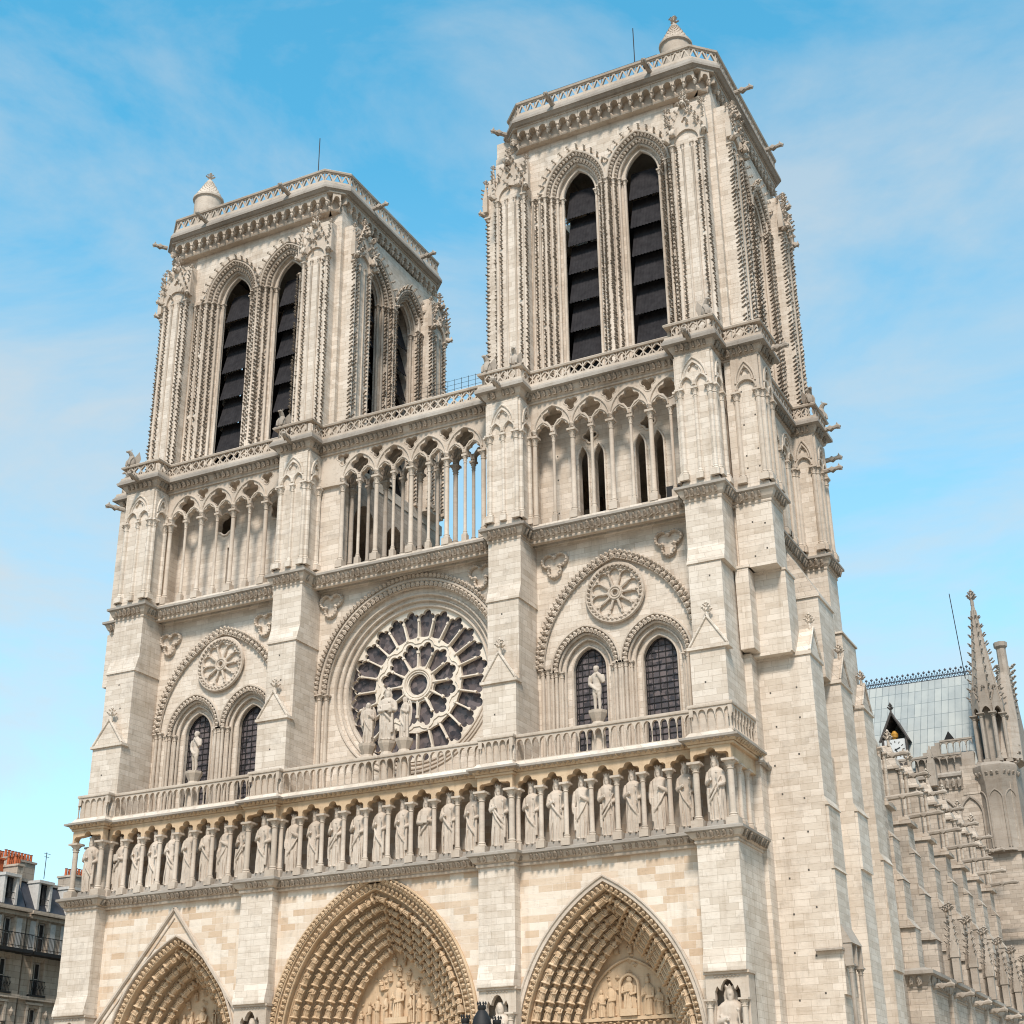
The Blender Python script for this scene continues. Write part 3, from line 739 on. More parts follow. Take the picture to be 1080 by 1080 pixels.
# cornice above the kings
K2 = facade_path(YW-.35, YB-.12, YE-.1)[:-1] + [(20.72, YE-.1), (20.72, 1.9)]
frieze(K2, 20.62, 21.12, .08, .22, .30, mat='portal', slab=.45, slabz=.24, name='kings_cornice', slope=.2)
mb = MB(); mb.add(sweep([(-.6, 21.1), (.2, 21.1), (-.0, 21.36), (-.6, 21.36)], K2)); mb.add(box(-21.4, 20.4, -1.9, 1.5, 20.8, 21.15)); mb.build('walkway', 'ashlar', cath)
# balustrade: colonnettes under little trefoil arches
def bal_cell(w_, h):
    hw = w_/2; pts = [(-hw, h-.48), (-hw, h), (hw, h), (hw, h-.48), (hw-.05, h-.48)]
    for q in range(9): pts.append(((hw-.07)*math.cos(PI*q/8), h-.42+.28*math.sin(PI*q/8)))
    pts.append((-hw+.05, h-.48))
    sh = lathe([(.10, 0), (.10, .12), (.055, .2), (.05, h-.72), (.09, h-.66), (.07, h-.6), (.12, h-.5), (.12, h-.46)], 8, -hw, 0)
    return join([plate(pts, [], -.1, .1), sh])
path = facade_path(YW-.28, YB-.02, YE+.02)[:-1] + [(20.8, YE+.02), (20.8, 1.9)]
mb = MB(); st = along(path, .46, .0, -.12)
cell = bal_cell(1.0, 1.35)
for x, y, rz, l in st: mb.add(tf(cell, T(x, y, 21.36, rz=rz, s=(l, 1, 1))))
mb.add(sweep([(-.28, 22.68), (.04, 22.68), (.06, 22.74), (.04, 22.84), (-.28, 22.84)], path)); mb.add(sweep([(-.26, 21.3), (.02, 21.3), (.02, 21.42), (-.26, 21.42)], path))
for i, (x0, x1) in enumerate(BX):      # solid backing where the parapet crosses a buttress
    ye = (YE if i in (0, 3) else YB); mb.box(x0+.1, x1-.1, ye+.16, ye+.24, 21.36, 22.7)
mb.build('balustrade', 'carved', cath, smooth=40)

# ---- middle storey walls
def window_lancet(cx, w_, h_, z0, zb, y, root):
    mb = MB(); A = arc(cx, w_, h_, z0, 0, 12, legs=zb)
    mb.add(plate(A, [], y, y+.05)); g = mb.build('window', 'glass', root, smooth=None)
    mb = MB()
    B = arc(cx, w_, h_, z0, -.14, 12, legs=zb); mb.add(tube([(x, y-.03, z) for x, z in B], .028, 4)); mb.add(tube([(x, y-.03, z) for x, z in arc(cx, w_, h_, z0, -.02, 12, legs=zb)], .03, 4))
    for q in range(1, 5):
        x = cx-w_+2*w_*q/5; zt = z0+h_*(1-abs((x-cx)/w_)**1.9)*.97; mb.box(x-.018, x+.018, y-.05, y-.01, zb, zt)
    z = zb+.3
    while z < z0+h_-.15:
        hw = w_ if z < z0 else w_*math.sqrt(max(0, 1-((z-z0)/h_)**1.7)); mb.box(cx-hw, cx+hw, y-.045, y-.015, z-.018, z+.018); z += .36
    mb.build('window_bars', 'iron', g)
    return g
def roll_with_leaves(mb, pts, y, step, size, r=.07):
    mb.add(tube([(x, y, z) for x, z in pts], r, 6))
    for x, z, a in resample(pts, step, step/2): mb.add(tf(LEAF, T(x, y, z, s=(size, size*.9, size), ry=-a)))
def shafts(mb, xs, y, z0, z1, r=.11):
    for x in xs: mb.add(tf(column(r, z1-z0, .38, .35, 8, capw=1.7), T(x, y, z0)))
def trefoil_ring(x, z, y):
    mb = MB(); d = .44; mb.add(plate(foil(x, z, .93, 3, 10, PI/6), [foil(x, z, .74, 3, 10, PI/6)], y-.16, y+.02))
    for k in range(3):
        a = PI/6+k*2*PI/3
        cx_, cz_ = x+d*math.cos(a), z+d*math.sin(a)
        a0 = a-2.35; P = [(cx_+.40*math.cos(a0+4.7*q/16), cz_+.40*math.sin(a0+4.7*q/16)) for q in range(17)]
        mb.add(tube([(p[0], y-.18, p[1]) for p in P], .07, 6))
        for (px, pz, aa) in resample(P, .2, .1): mb.add(tf(octa(.5), T(px, y-.22, pz, s=(.17, .2, .17))))
        mb.add(tf(octa(.5), T(x+.40*math.cos(a+PI/3), y-.22, z+.40*math.sin(a+PI/3), s=(.34, .3, .34))))
    return mb
for bi in (0, 2):
    x0, x1 = BAYS[bi]; cx = BC[bi]; subs = [(-16.15, -11.95), (0, 0), (11.3, 15.55)][bi]
    ww, hh, zs = 2.08, 2.45, 27.1
    # outer surface is pierced by the widest order of the two lights; deeper layers close in
    for k, (off, ya, yb) in enumerate(((0, YM, YM+.22), (-.34, YM+.22, YM+.42), (-.62, YM+.42, YM+.62), (-1.06, YM+.62, YM+1.25))):
        hl = [arc(s_, ww, hh, zs, off, 12, legs=21.2) for s_ in subs]
        if k == 0: hl = [arc(s_, ww-.02, hh, zs, off, 12, legs=21.2) for s_ in subs]
        out = [(x0-.1, 21.1), (x0-.1, 34.85), (x1+.1, 34.85), (x1+.1, 21.1)]
        outer = [(x0-.1, 34.85), (x0-.1, 21.1)]
        for h in hl: outer += [(h[0][0], 21.1)]+h[1:-1]+[(h[-1][0], 21.1)]
        outer += [(x1+.1, 21.1), (x1+.1, 34.85)]
        mbx = MB().add(plate(outer, [], ya, yb))
        o = mbx.build('upper_wall', 'ashlar', cath)
        if k == 0: wroot = o
    mb = MB()
    for s_ in subs:
        mb.add(tube([(x, YM-.03, z) for x, z in arc(s_, ww, hh, zs, .02, 14)], .09, 6))
        roll_with_leaves(mb, arc(s_, ww, hh, zs, -.2, 14), YM+.06, .27, .26, .05)
        mb.add(tube([(x, YM+.22, z) for x, z in arc(s_, ww, hh, zs, -.38, 14, legs=21.4)], .08, 6))
        mb.add(tube([(x, YM+.40, z) for x, z in arc(s_, ww, hh, zs, -.66, 14, legs=21.4)], .07, 6))
        mb.add(tube([(x, YM+.60, z) for x, z in arc(s_, ww, hh, zs, -1.02, 14, legs=21.4)], .07, 6))
        for sg in (-1, 1): shafts(mb, [s_+sg*(ww-.02), s_+sg*(ww-.26), ], YM+.02, 21.2, zs+.02, .1); shafts(mb, [s_+sg*(ww-.50)], YM+.26, 21.2, zs, .1)
    mb.build('window_surround', 'carved', wroot, smooth=40)
    for s_ in subs: window_lancet(s_, ww-1.06, 1.42, zs, 21.2, YM+.95, wroot)
    # great relieving arch
    mb = MB(); aw, ah, az = 5.0 if bi == 2 else 5.05, 6.45, 27.3
    mb.add(band(cx, aw, ah, az, .0, -.42, YM-.12, YM+.02, n=22)); mb.add(tube([(x, YM-.14, z) for x, z in arc(cx, aw, ah, az, -.42, 24)], .06, 6))
    roll_with_leaves(mb, arc(cx, aw, ah, az, -.04, 26), YM-.14, .30, .26, .06)
    roll_with_leaves(mb, arc(cx, aw, ah, az, -.30, 26), YM-.14, .40, .32, .04)
    for s_ in (x0+.3, x0+.62, x1-.3, x1-.62): shafts(mb, [s_], YM-.1, 21.2, az, .12)
    mb.build('relieving_arch', 'carved', wroot)
    # blind rose
    cz = 31.15 if bi == 2 else 31.25; R = 1.72; cxr = 13.35 if bi == 2 else -14.15
    holes = []
    nP = 10
    for k in range(nP):
        a = PI/2+2*PI*k/nP; P = []
        for q in range(9):
            ph = -PI*.62+PI*1.24*q/8; P.append((cxr+(1.14)*math.cos(a)+.32*math.cos(a+ph), cz+1.14*math.sin(a)+.32*math.sin(a+ph)))
        P += [(cxr+.92*math.cos(a+.235), cz+.92*math.sin(a+.235)), (cxr+.5*math.cos(a+.19), cz+.5*math.sin(a+.19)), (cxr+.44*math.cos(a), cz+.44*math.sin(a)), (cxr+.5*math.cos(a-.19), cz+.5*math.sin(a-.19)), (cxr+.92*math.cos(a-.235), cz+.92*math.sin(a-.235))]
        holes.append(P)
    mb = MB().add(plate(circ(cxr, cz, R, 40), [h for h in holes]+[foil(cxr, cz, .17, 6, 3)], YM-.20, YM-.002))
    for rr, tr in ((R, .12), (R-.2, .05), (.36, .06), (.22, .04)): mb.add(tube([(x, YM-.21, z) for x, z in circ(cxr, cz, rr, 40)], tr, 6, closed=True))
    P = circ(cxr, cz, R-.08, 60); P.append(P[0])
    for x, z, a in resample(P, .28): mb.add(tf(LEAF, T(x, YM-.17, z, s=(.24, .26, .24), ry=-a)))
    for k in range(nP):
        a = PI/2+2*PI*(k+.5)/nP; mb.add(tube([(cxr+.38*math.cos(a), YM-.17, cz+.38*math.sin(a)), (cxr+1.05*math.cos(a), YM-.20, cz+1.05*math.sin(a))], .05, 6))
        mb.add(tf(octa(.5), T(cxr+1.32*math.cos(a), YM-.22, cz+1.32*math.sin(a), s=.2)))
    mb.build('blind_rose', 'carved', wroot)
for x, z in ((9.61, 33.61), (16.71, 33.62), (-5.86, 33.85), (4.75, 33.85), (-18.48, 33.4), (-10.87, 33.5)):
    trefoil_ring(x, z, YM-.03).build('trefoil_medallion', 'carved', cath)
# central bay with the rose
x0, x1 = BAYS[1]; RX, RZ = -.15, 28.1
rings = [(6.3, YM, YM+.22, True), (5.95, YM+.22, YM+.45, True), (5.5, YM+.45, YM+.66, False), (5.2, YM+.66, YM+.84, False), (4.86, YM+.84, YM+1.5, False)]
for k, (r, ya, yb, legs) in enumerate(rings):
    if legs:
        A = [(RX-r*math.cos(PI*q/48), RZ+r*math.sin(PI*q/48)) for q in range(49)]
        outer = [(x0-.1, 34.85), (x0-.1, 21.1), (RX-r, 21.1)]+A+[(RX+r, 21.1), (x1+.1, 21.1), (x1+.1, 34.85)]
        o = MB().add(plate(outer, [], ya, yb)).build('upper_wall', 'ashlar', cath)
        if k == 0: rroot = o
    else:
        MB().add(plate([(x0-.1, 34.85), (x0-.1, 21.1), (x1+.1, 21.1), (x1+.1, 34.85)], [circ(RX, RZ, r, 72)], ya, yb)).build('rose_order', 'ashlar', rroot)
mb = MB()
A = lambda r: [(RX-r*math.cos(PI*q/48), RZ+r*math.sin(PI*q/48)) for q in range(49)]
roll_with_leaves(mb, A(6.62), YM-.06, .30, .27, .08)
mb.add(tube([(x, YM-.02, z) for x, z in A(6.33)], .1, 6))
roll_with_leaves(mb, A(6.12), YM+.10, .33, .32, .05)
mb.add(tube([(x, YM+.2, z) for x, z in A(5.98)], .08, 6))
for r, y, t in ((5.55, YM+.44, .09), (5.24, YM+.66, .08), (4.92, YM+.84, .09)): mb.add(tube([(x, y, z) for x, z in circ(RX, RZ, r, 80)], t, 6, closed=True))
for s_ in (-1, 1): shafts(mb, [RX+s_*6.38], YM+.0, 21.2, 28.1, .15); shafts(mb, [RX+s_*6.02], YM+.22, 21.2, 28.1, .13)
mb.build('rose_mouldings', 'carved', rroot)
yr = YM+.98
MB().add(plate(circ(RX, RZ, 4.85, 72), [], yr+.28, yr+.33)).build('rose_glass', 'glass', rroot)
holes = []
def petal(a, r0, r1, w0, w1, lobes=True):
    """opening between two spokes with a cusped trefoil head"""
    ca, sa = math.cos(a), math.sin(a); P = []
    def pt(r, t): return (RX+r*ca-t*sa, RZ+r*sa+t*ca)
    P.append(pt(r0, -w0)); P.append(pt(r0-.03, 0)); P.append(pt(r0, w0))
    hl = w1
    P.append(pt(r1-hl*1.45, w1*.92))
    for q in range(5): ph = -.5+1.9*q/4; P.append(pt(r1-hl*1.0+.48*hl*math.sin(ph), w1*.58+.46*hl*math.cos(ph)))
    for q in range(7): ph = PI*(.0+1.0*q/6); P.append(pt(r1-.62*hl+.60*hl*math.sin(ph), .52*hl*math.cos(ph)))
    for q in range(5): ph = 1.4-1.9*q/4; P.append(pt(r1-hl*1.0+.48*hl*math.sin(ph), -w1*.58-.46*hl*math.cos(ph)))
    P.append(pt(r1-hl*1.45, -w1*.92))
    return P
for k in range(24): holes.append(petal(2*PI*(k+.5)/24, 3.0, 4.78, .33, .55))
for k in range(12): holes.append(petal(2*PI*(k+.5)/12+0, 1.14, 2.70, .20, .54))
holes.append(foil(RX, RZ, .66, 12, 4))
mb = MB().add(plate(circ(RX, RZ, 4.9, 96), holes, yr, yr+.24))
for k in range(24):
    a = 2*PI*k/24; c_, s_ = math.cos(a), math.sin(a)
    mb.add(tube([(RX+2.95*c_, yr-.03, RZ+2.95*s_), (RX+4.1*c_, yr-.03, RZ+4.1*s_)], .055, 6))
    mb.add(tube([(RX+4.0*c_, yr-.03, RZ+4.0*s_), (RX+4.16*c_, yr-.03, RZ+4.16*s_)], .09, 6)); mb.add(tube([(RX+2.9*c_, yr-.03, RZ+2.9*s_), (RX+3.02*c_, yr-.03, RZ+3.02*s_)], .09, 6))
for k in range(12):
    a = 2*PI*k/12; c_, s_ = math.cos(a), math.sin(a)
    mb.add(tube([(RX+1.0*c_, yr-.03, RZ+1.0*s_), (RX+2.0*c_, yr-.03, RZ+2.0*s_)], .055, 6))
    mb.add(tube([(RX+1.95*c_, yr-.03, RZ+1.95*s_), (RX+2.1*c_, yr-.03, RZ+2.1*s_)], .11, 6))
for rr, tr in ((.95, .09), (.80, .05)): mb.add(tube([(x, yr-.03, z) for x, z in circ(RX, RZ, rr, 40)], tr, 6, closed=True))
S12 = []
for k in range(12):      # scalloped ring between the two circles of petals
    a = 2*PI*(k+.5)/12
    for q in range(8):
        ph = -1.15+2.3*q/7; S12.append((RX+2.35*math.cos(a)+.52*math.cos(a+ph), yr-.03, RZ+2.35*math.sin(a)+.52*math.sin(a+ph)))
mb.add(tube(S12, .035, 6, closed=True))
mb.build('rose_tracery', 'rose_stone', rroot, smooth=40)

# ---- great gallery: plan of the level and its strings
def upper_path(yw, yb, ex=0):
    a, b, c, d = BX
    return [(-22.1, 15.6), (-22.1, 12.5), (-22.1, 3.1), (-23.6, 3.1), (-23.6, 1.06), (a[0], 1.06), (a[0], yb), (a[1], yb), (a[1], yw), (b[0], yw), (b[0], yb), (b[1], yb), (b[1], yw), (c[0], yw), (c[0], yb), (c[1], yb), (c[1], yw),
            (d[0], yw), (d[0], yb), (d[1], yb), (d[1], 1.06), (22.85, 1.06), (22.85, 3.1), (21.35, 3.1), (21.35, 12.5), (22.8, 12.5), (22.8, 14.8), (21.35, 14.8), (21.35, 16.2)]
UP = upper_path(.45, -.78)
frieze(UP, 34.78, 35.75, .03, .30, .36, name='gallery_cornice', slab=.44, slabz=.32, slope=.3)
mb = MB()
mb.add(sweep([(-.9, 35.7), (.06, 35.7), (.03, 35.95), (-.9, 35.95)], UP))
mb.box(-21.6, 20.6, 1.1, 15, 34.8, 35.7)
mb.build('gallery_floor', 'ashlar', cath)
frieze(UP, 44.0, 45.02, .05, .32, .36, name='crown_cornice', slab=.60, slabz=.44, slope=.12, leafout=.22)
def gallery_arcade(xs, x0, x1, y, root, mat='carved'):
    """xs: boundaries of the great arches; two trefoiled arches and a foil inside each"""
    zc, zt = 41.75, 44.05
    bot = [(x0, zc+.05)]; holes = []
    mb = MB()
    for a, b in zip(xs[:-1], xs[1:]):
        m_ = (a+b)/2
        for l, r in ((a, m_), (m_, b)):
            c = (l+r)/2; hw = (r-l)/2-.13
            if c-hw < x0 or c+hw > x1: continue
            pts = [(c-hw, zc)]
            for (ox, oz, rr, a0, a1) in ((-hw*.52, .30, hw*.46, PI+.2, PI*.45), (0, .52, hw*.50, PI-.15, .15), (hw*.52, .30, hw*.46, PI*.55, -.2)):
                pts += [(c+ox+rr*math.cos(a0+(a1-a0)*q/5), zc+oz+rr*math.sin(a0+(a1-a0)*q/5)) for q in range(6)]
            pts.append((c+hw, zc)); bot += pts
        if a > x0-.3 and b < x1+.3:
            holes.append(foil(m_, zc+1.20, .66, 4, 8, PI/2))
            mb.add(tube([(x, y-.08, z) for x, z in arc(m_, (b-a)/2-.02, 1.62, zc+.30, 0, 10)], .07, 6))
            mb.add(tube([(x, y-.06, z) for x, z in circ(m_, zc+1.20, .72, 20)], .035, 6, closed=True))
        for l, r in ((a, m_), (m_, b)):
            if l > x0-.2 and r < x1+.2: mb.add(tube([(x, y-.06, z) for x, z in arc((l+r)/2, (r-l)/2-.07, .75, zc+.15, 0, 7)], .065, 6))
        if a-x0 > .6:
            holes.append(foil(a, zc+1.80, .46, 3, 7, -PI/2))
            mb.add(tube([(x, y-.05, z) for x, z in foil(a, zc+1.80, .53, 3, 7, -PI/2)], .035, 5, closed=True))
        mb.add(tf(octa(.5), T(a, y-.12, zc+.35, s=(.34, .3, .5))))
    bot.append((x1, zc+.05))
    mb.add(plate(bot+[(x1, zt), (x0, zt)], holes, y-.05, y+.28))
    return mb.build('arcade_tracery', mat, root)
def gal_col(r): 
    me = MB().add(column(r, 5.85, .62, .75, 12, capw=1.85)).mesh('column', 35); me.materials.append(M['carved']); return me
gthin, gthick = gal_col(.098), gal_col(.145)
gthin2, gthick2 = gal_col(.11), gal_col(.15)
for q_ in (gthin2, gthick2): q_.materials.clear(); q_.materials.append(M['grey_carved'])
XS = [[-18.82, -16.2, -13.55, -10.9, -8.25], [-4.93, -2.38, .17, 2.72, 5.27], [8.78, 11.28, 13.78, 16.28, 18.78]]
for bi, (x0, x1) in enumerate(BAYS):
    mb = MB()
    if bi == 1:
        mb.box(x0, -5.05, .75, 1.5, 35.9, 44.05)
    else:
        # wall behind the colonnade with its openings
        xa, xb = BAYS[bi]; hl = []
        if bi == 2:
            for c in (11.3, 12.35): hl.append(arc(c, .36, .9, 40.4, 0, 6, legs=36.2))
            for c in (15.0, 16.15): hl.append(arc(c, .36, .9, 40.4, 0, 6, legs=36.2))
            hl += [foil(11.8, 41.9, .5, 4), foil(15.55, 41.9, .5, 4)]
        else:
            hl += [[(-15.05, 36.4), (-14.75, 36.4), (-14.75, 39.9), (-15.05, 39.9)], [(-9.95, 37.2), (-9.65, 37.2), (-9.65, 40.6), (-9.95, 40.6)]]
            hl += [foil(-15.3, 41.7, .85, 6), foil(-10.7, 41.9, .95, 6)]
        mb.add(plate([(xa-.1, 35.9), (xb+.1, 35.9), (xb+.1, 44.05), (xa-.1, 44.05)], hl, 2.1, 2.7))
        for h in hl:
            if len(h) > 12: mb.add(tube([(p[0], 2.06, p[1]) for p in h], .07, 6, closed=True))
    root = mb.build('colonnade', 'ashlar', cath, label=['arcade across the base of the north tower', 'open arcade between the two towers', 'arcade across the base of the south tower'][bi])
    if bi == 1: MB().box(5.4, x1, .8, 1.5, 35.9, 44.05).build('end_wall', 'ashlar', root)
    MB().box(x0, x1, .70, 2.7 if bi != 1 else 3.1, 43.95, 44.2).build('ceiling', 'ashlar', root)
    gallery_arcade(XS[bi], x0+.0, x1-.0, .55, root)
    for k, a in enumerate(XS[bi]):
        if x0 < a < x1: link('column', gthick, root, loc=(a, .62, 35.95))
        if k < 4:
            m_ = (a+XS[bi][k+1])/2
            if x0 < m_ < x1-.1: link('column', gthin, root, loc=(m_, .62, 35.95))
    if bi == 1:     # second row of shafts behind, leaf crown capitals
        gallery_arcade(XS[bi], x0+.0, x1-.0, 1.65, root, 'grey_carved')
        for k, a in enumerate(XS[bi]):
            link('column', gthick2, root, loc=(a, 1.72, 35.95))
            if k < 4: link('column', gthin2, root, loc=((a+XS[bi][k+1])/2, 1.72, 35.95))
    if bi == 2:     # carved jamb leaves of the tall lights
        mb = MB()
        for c in (11.3, 12.35, 15.0, 16.15):
            for s_ in (-1, 1):
                for q in range(17): mb.add(tf(octa(.5), T(c+s_*.38, 2.1, 36.3+q*.25, s=(.18, .2, .18))))
        mb.build('jamb_leaves', 'carved', root)
        MB().box(-.9+17.6, 18.3, 1.4, 1.46, 36.0, 37.1).build('hatch', 'iron', root)
# upper shafts of the buttresses, with blind arcading on their faces
def blind_face(w_, cols=3):
    """local: x 0..w, front at y=0 facing -Y, z 36..44"""
    mb = MB()
    xs = [.17+(w_-.34)*q/(cols-1) for q in range(cols)]
    for j, x in enumerate(xs): mb.add(tf(column(.12 if 0 < j < cols-1 else .155, 5.75, .55, .6, 8, capw=1.7), T(x, -.02, 36.05)))
    mb.add(plate([(0, 43.98), (0, 41.85)]+[p for q in range(cols-1) for p in [(xs[q]+.10, 41.85)]+arc((xs[q]+xs[q+1])/2, (xs[q+1]-xs[q])/2-.14, .55, 41.95, 0, 5)+[(xs[q+1]-.10, 41.85)]]+[(w_, 41.85), (w_, 43.98)], [foil(w_/2, 43.0, min(.36, w_*.18), 3, 6)], -.13, .01))
    for q in range(cols-1): mb.add(tube([(x, -.15, z) for x, z in arc((xs[q]+xs[q+1])/2, (xs[q+1]-xs[q])/2-.04, .62, 41.92, 0, 6)], .06, 6))
    mb.add(tube([(x, -.15, z) for x, z in arc(w_/2, w_*.36, 1.35, 42.35, 0, 8)], .07, 6)); mb.add(tube([(x, -.15, z) for x, z in arc(w_/2, w_*.26, .95, 42.45, 0, 8)], .05, 6))
    return join(mb.p)
for i, (x0, x1) in enumerate(BX):
    mb = MB(); mb.box(x0, x1, -.78, 2.2, 35.9, 44.0); mb.add(tf(blind_face(x1-x0), T(x0, -.78, 0)))
    # the side turned towards the south (and a narrower north side)
    mb.add(tf(blind_face(1.5, 2), T(x1, -.78, 0, rz=PI/2))); mb.add(tf(blind_face(1.5, 2), T(x0, .72, 0, rz=-PI/2)))
    mb.build('pier', 'ashlar', cath, label='arcaded pier of the great gallery')

# ---- side (south and north) mass of the towers below the belfry
def flank(sg, name_lbl):
    """sg=+1 south, -1 north.  Built for the south and mirrored about x for the north"""
    def X(x): return x if sg > 0 else -43.45/43.45*(x+1.0)
    def bx(mb, x0, x1, *r):
        a, b = sorted((X(x0), X(x1))); mb.box(a, b, *r)
    mb = MB()
    bx(mb, 19.5, 21.3, 2.8, 16.0, 0, 44.0); bx(mb, 18.6, 20.5, 2.2, 2.9, 20, 43.9)
    o = mb.build('tower_base', 'ashlar', cath, label=name_lbl)
    # corner pilaster between the front buttress and the lateral one
    mb = MB(); bx(mb, 20.1, 20.85, 1.5, 3.0, 0, 26.4); bx(mb, 20.5, 21.25, .95, 3.0, 26.5, 31.15); bx(mb, 20.5, 21.35, .9, 3.0, 31.1, 31.25); bx(mb, 20.6, 21.0, 1.3, 3.0, 31.25, 34.8)
    mb.build('pilaster', 'ashlar', cath)
    # first lateral buttress
    mb = MB()
    bx(mb, 20.8, 23.75, 2.6, 4.95, 0, 26.25); bx(mb, 20.8, 23.82, 2.52, 5.0, 26.25, 26.42)
    bx(mb, 20.8, 23.0, 2.0, 3.7, 26.4, 31.0); bx(mb, 20.8, 23.06, 1.94, 3.76, 31.0, 31.12); bx(mb, 20.8, 22.85, 1.06, 3.1, 31.1, 34.8); bx(mb, 20.8, 22.85, 1.06, 3.1, 35.7, 44.0)
    bx(mb, 20.3, 22.9, .75+1.2, 2.7, 26.32, 26.42)
    r1 = mb.build('side_buttress', 'ashlar', cath, label='first side buttress, nearest the west front')
    mb = MB()
    if sg > 0:
        g = gable_roof(-1.15, 1.15, 0, 1.1, 0, 1.65)
        mb.add(tf(g, T(23.72, 3.8, 26.45, rz=PI/2)))
        mb.build('gable_cap', 'ashlar', r1)
        mb = MB(); mb.add(tf(blind_face(1.62, 2), T(21.22, 1.06, 0))).add(tf(blind_face(2.04, 3), T(22.85, 1.06, 0, rz=PI/2))); mb.build('blind_arcade', 'carved', r1)
        # small niche canopy low on its corner
        mb = MB(); mb.box(22.6, 23.95, 2.3, 4.5, 11.05, 11.15)
        mb.add(piece([(23.75, 2.75, 12.6), (23.75, 4.85, 12.6), (24.35, 4.85, 11.4), (24.35, 2.75, 11.4), (23.75, 2.75, 11.4), (23.75, 4.85, 11.4)], [(0, 3, 2, 1), (0, 4, 3), (1, 2, 5), (4, 5, 2, 3)]))
        mb.box(23.75, 24.3, 2.8, 2.95, 10.4, 11.4).box(23.75, 24.3, 4.65, 4.8, 10.4, 11.4).box(23.75, 24.3, 3.7, 3.85, 10.4, 11.4)
        for yy in (2.9, 4.7): mb.add(tf(column(.11, 5.2, .4, .3, 8), T(24.15, yy, 5.2)))
        mb.build('canopy', 'grey_carved', r1)
    # second lateral buttress
    mb = MB()
    bx(mb, 21.2, 23.8, 8.5, 10.9, 0, 26.25); bx(mb, 21.2, 23.9, 8.4, 11.0, 26.25, 26.42)
    bx(mb, 21.2, 23.3, 7.4, 10.6, 26.4, 31.2); bx(mb, 21.2, 23.4, 7.3, 10.7, 31.2, 31.36)
    bx(mb, 21.2, 23.0, 5.0, 8.5, 0, 22)
    r2 = mb.build('side_buttress', 'ashlar', cath, label='second side buttress, with a sloped stone roof')
    mb = MB()
    v = [(X(21.2), 7.3, 31.36), (X(23.4), 7.3, 31.36), (X(23.4), 10.7, 31.36), (X(21.2), 10.7, 31.36), (X(21.3), 8.6, 35.0), (X(21.3), 10.0, 35.0)]
    mb.add(piece(v, [(0, 1, 4), (1, 2, 5, 4), (2, 3, 5), (0, 3, 2, 1)]))
    mb.build('sloped_roof', 'grey', r2)
    mb = MB()
    bx(mb, 21.2, 23.65, 14.2, 16.5, 0, 26.25); bx(mb, 21.2, 23.75, 14.1, 16.6, 26.25, 26.42)
    bx(mb, 21.2, 23.2, 12.7, 16.0, 26.4, 30.6); bx(mb, 21.2, 23.3, 12.6, 16.1, 30.6, 30.72); bx(mb, 21.2, 22.8, 12.5, 14.8, 30.7, 34.8); bx(mb, 21.2, 22.8, 12.5, 14.8, 35.7, 44.0)
    r3 = mb.build('side_buttress', 'ashlar', cath, label='third side buttress, rising into the rear corner turret')
    if sg > 0:
        for rr, yy in ((r2, 9.7), (r3, 15.35)):
            MB().add(tf(gable_roof(-1.15, 1.15, 0, 1.0, 0, 1.65), T(23.78 if rr is r2 else 23.6, yy, 26.45, rz=PI/2))).build('gable_cap', 'grey', rr)
        mb = MB(); mb.add(tf(blind_face(1.45, 2), T(21.35, 12.5, 0))).add(tf(blind_face(2.3, 3), T(22.8, 12.5, 0, rz=PI/2)))
        # blind arcade along the recessed side wall
        for q in range(3): mb.add(tf(blind_face(3.1, 3), T(21.35, 3.15+q*3.12, 0, rz=PI/2)))
        mb.build('blind_arcade', 'carved', r3)
        # set-offs on the lower faces
        for x, y0, y1, z in ((23.75, 2.6, 4.95, 18.2), (23.8, 8.5, 10.9, 19.0), (23.65, 14.2, 16.5, 17.3), (23.75, 2.6, 4.95, 15.0)):
            mb = MB(); mb.add(piece([(x, y0, z), (x, y1, z), (x+.22, y1, z-.0), (x+.22, y0, z), (x, y0, z+.45), (x, y1, z+.45)], [(0, 3, 2, 1), (3, 4, 5, 2), (0, 4, 3), (1, 2, 5)]))
            mb.box(x, x+.14, y0+.004*z, y1-.004*z, z-3.1 if z > 15.5 and z != 17.3 else z-6, z-.002)
            mb.build('set_off', 'ashlar', {2.6: r1, 8.5: r2, 14.2: r3}[y0])
flank(1, 'south side of the tower base'); flank(-1, 'north side of the tower base')
# small dark blocks on the masonry, painting the shade inside drilled sockets
mb = MB(); sk = box(-.045, .045, -.004, .02, -.05, .05)
for q in range(9):
    for r_ in range(2):
        mb.add(tf(sk, T(21.45+r_*1.3+rnd.uniform(-.2, .2), 2.598, 9+q*1.95+rnd.uniform(-.3, .3))))
        if q < 6: mb.add(tf(sk, T(21.7+r_*.7, 1.058, 31.9+q*2+rnd.uniform(-.4, .4) if not 34 < 31.9+q*2 < 36.5 else 37)))
for i in range(4):
    for z in (24.2, 28.6, 30.2): mb.add(tf(sk, T((BX[i][0]+BX[i][1])/2+rnd.uniform(-.3, .3), -1.052 if z > 26 else -1.602, z)))
for x in (9.6, 13.1, 14.4, 17.4):
    for z in (37.2, 39.4, 41): mb.add(tf(sk, T(x, 2.098, z)))
mb.build('putlog_hole_shade', 'dark', cath)

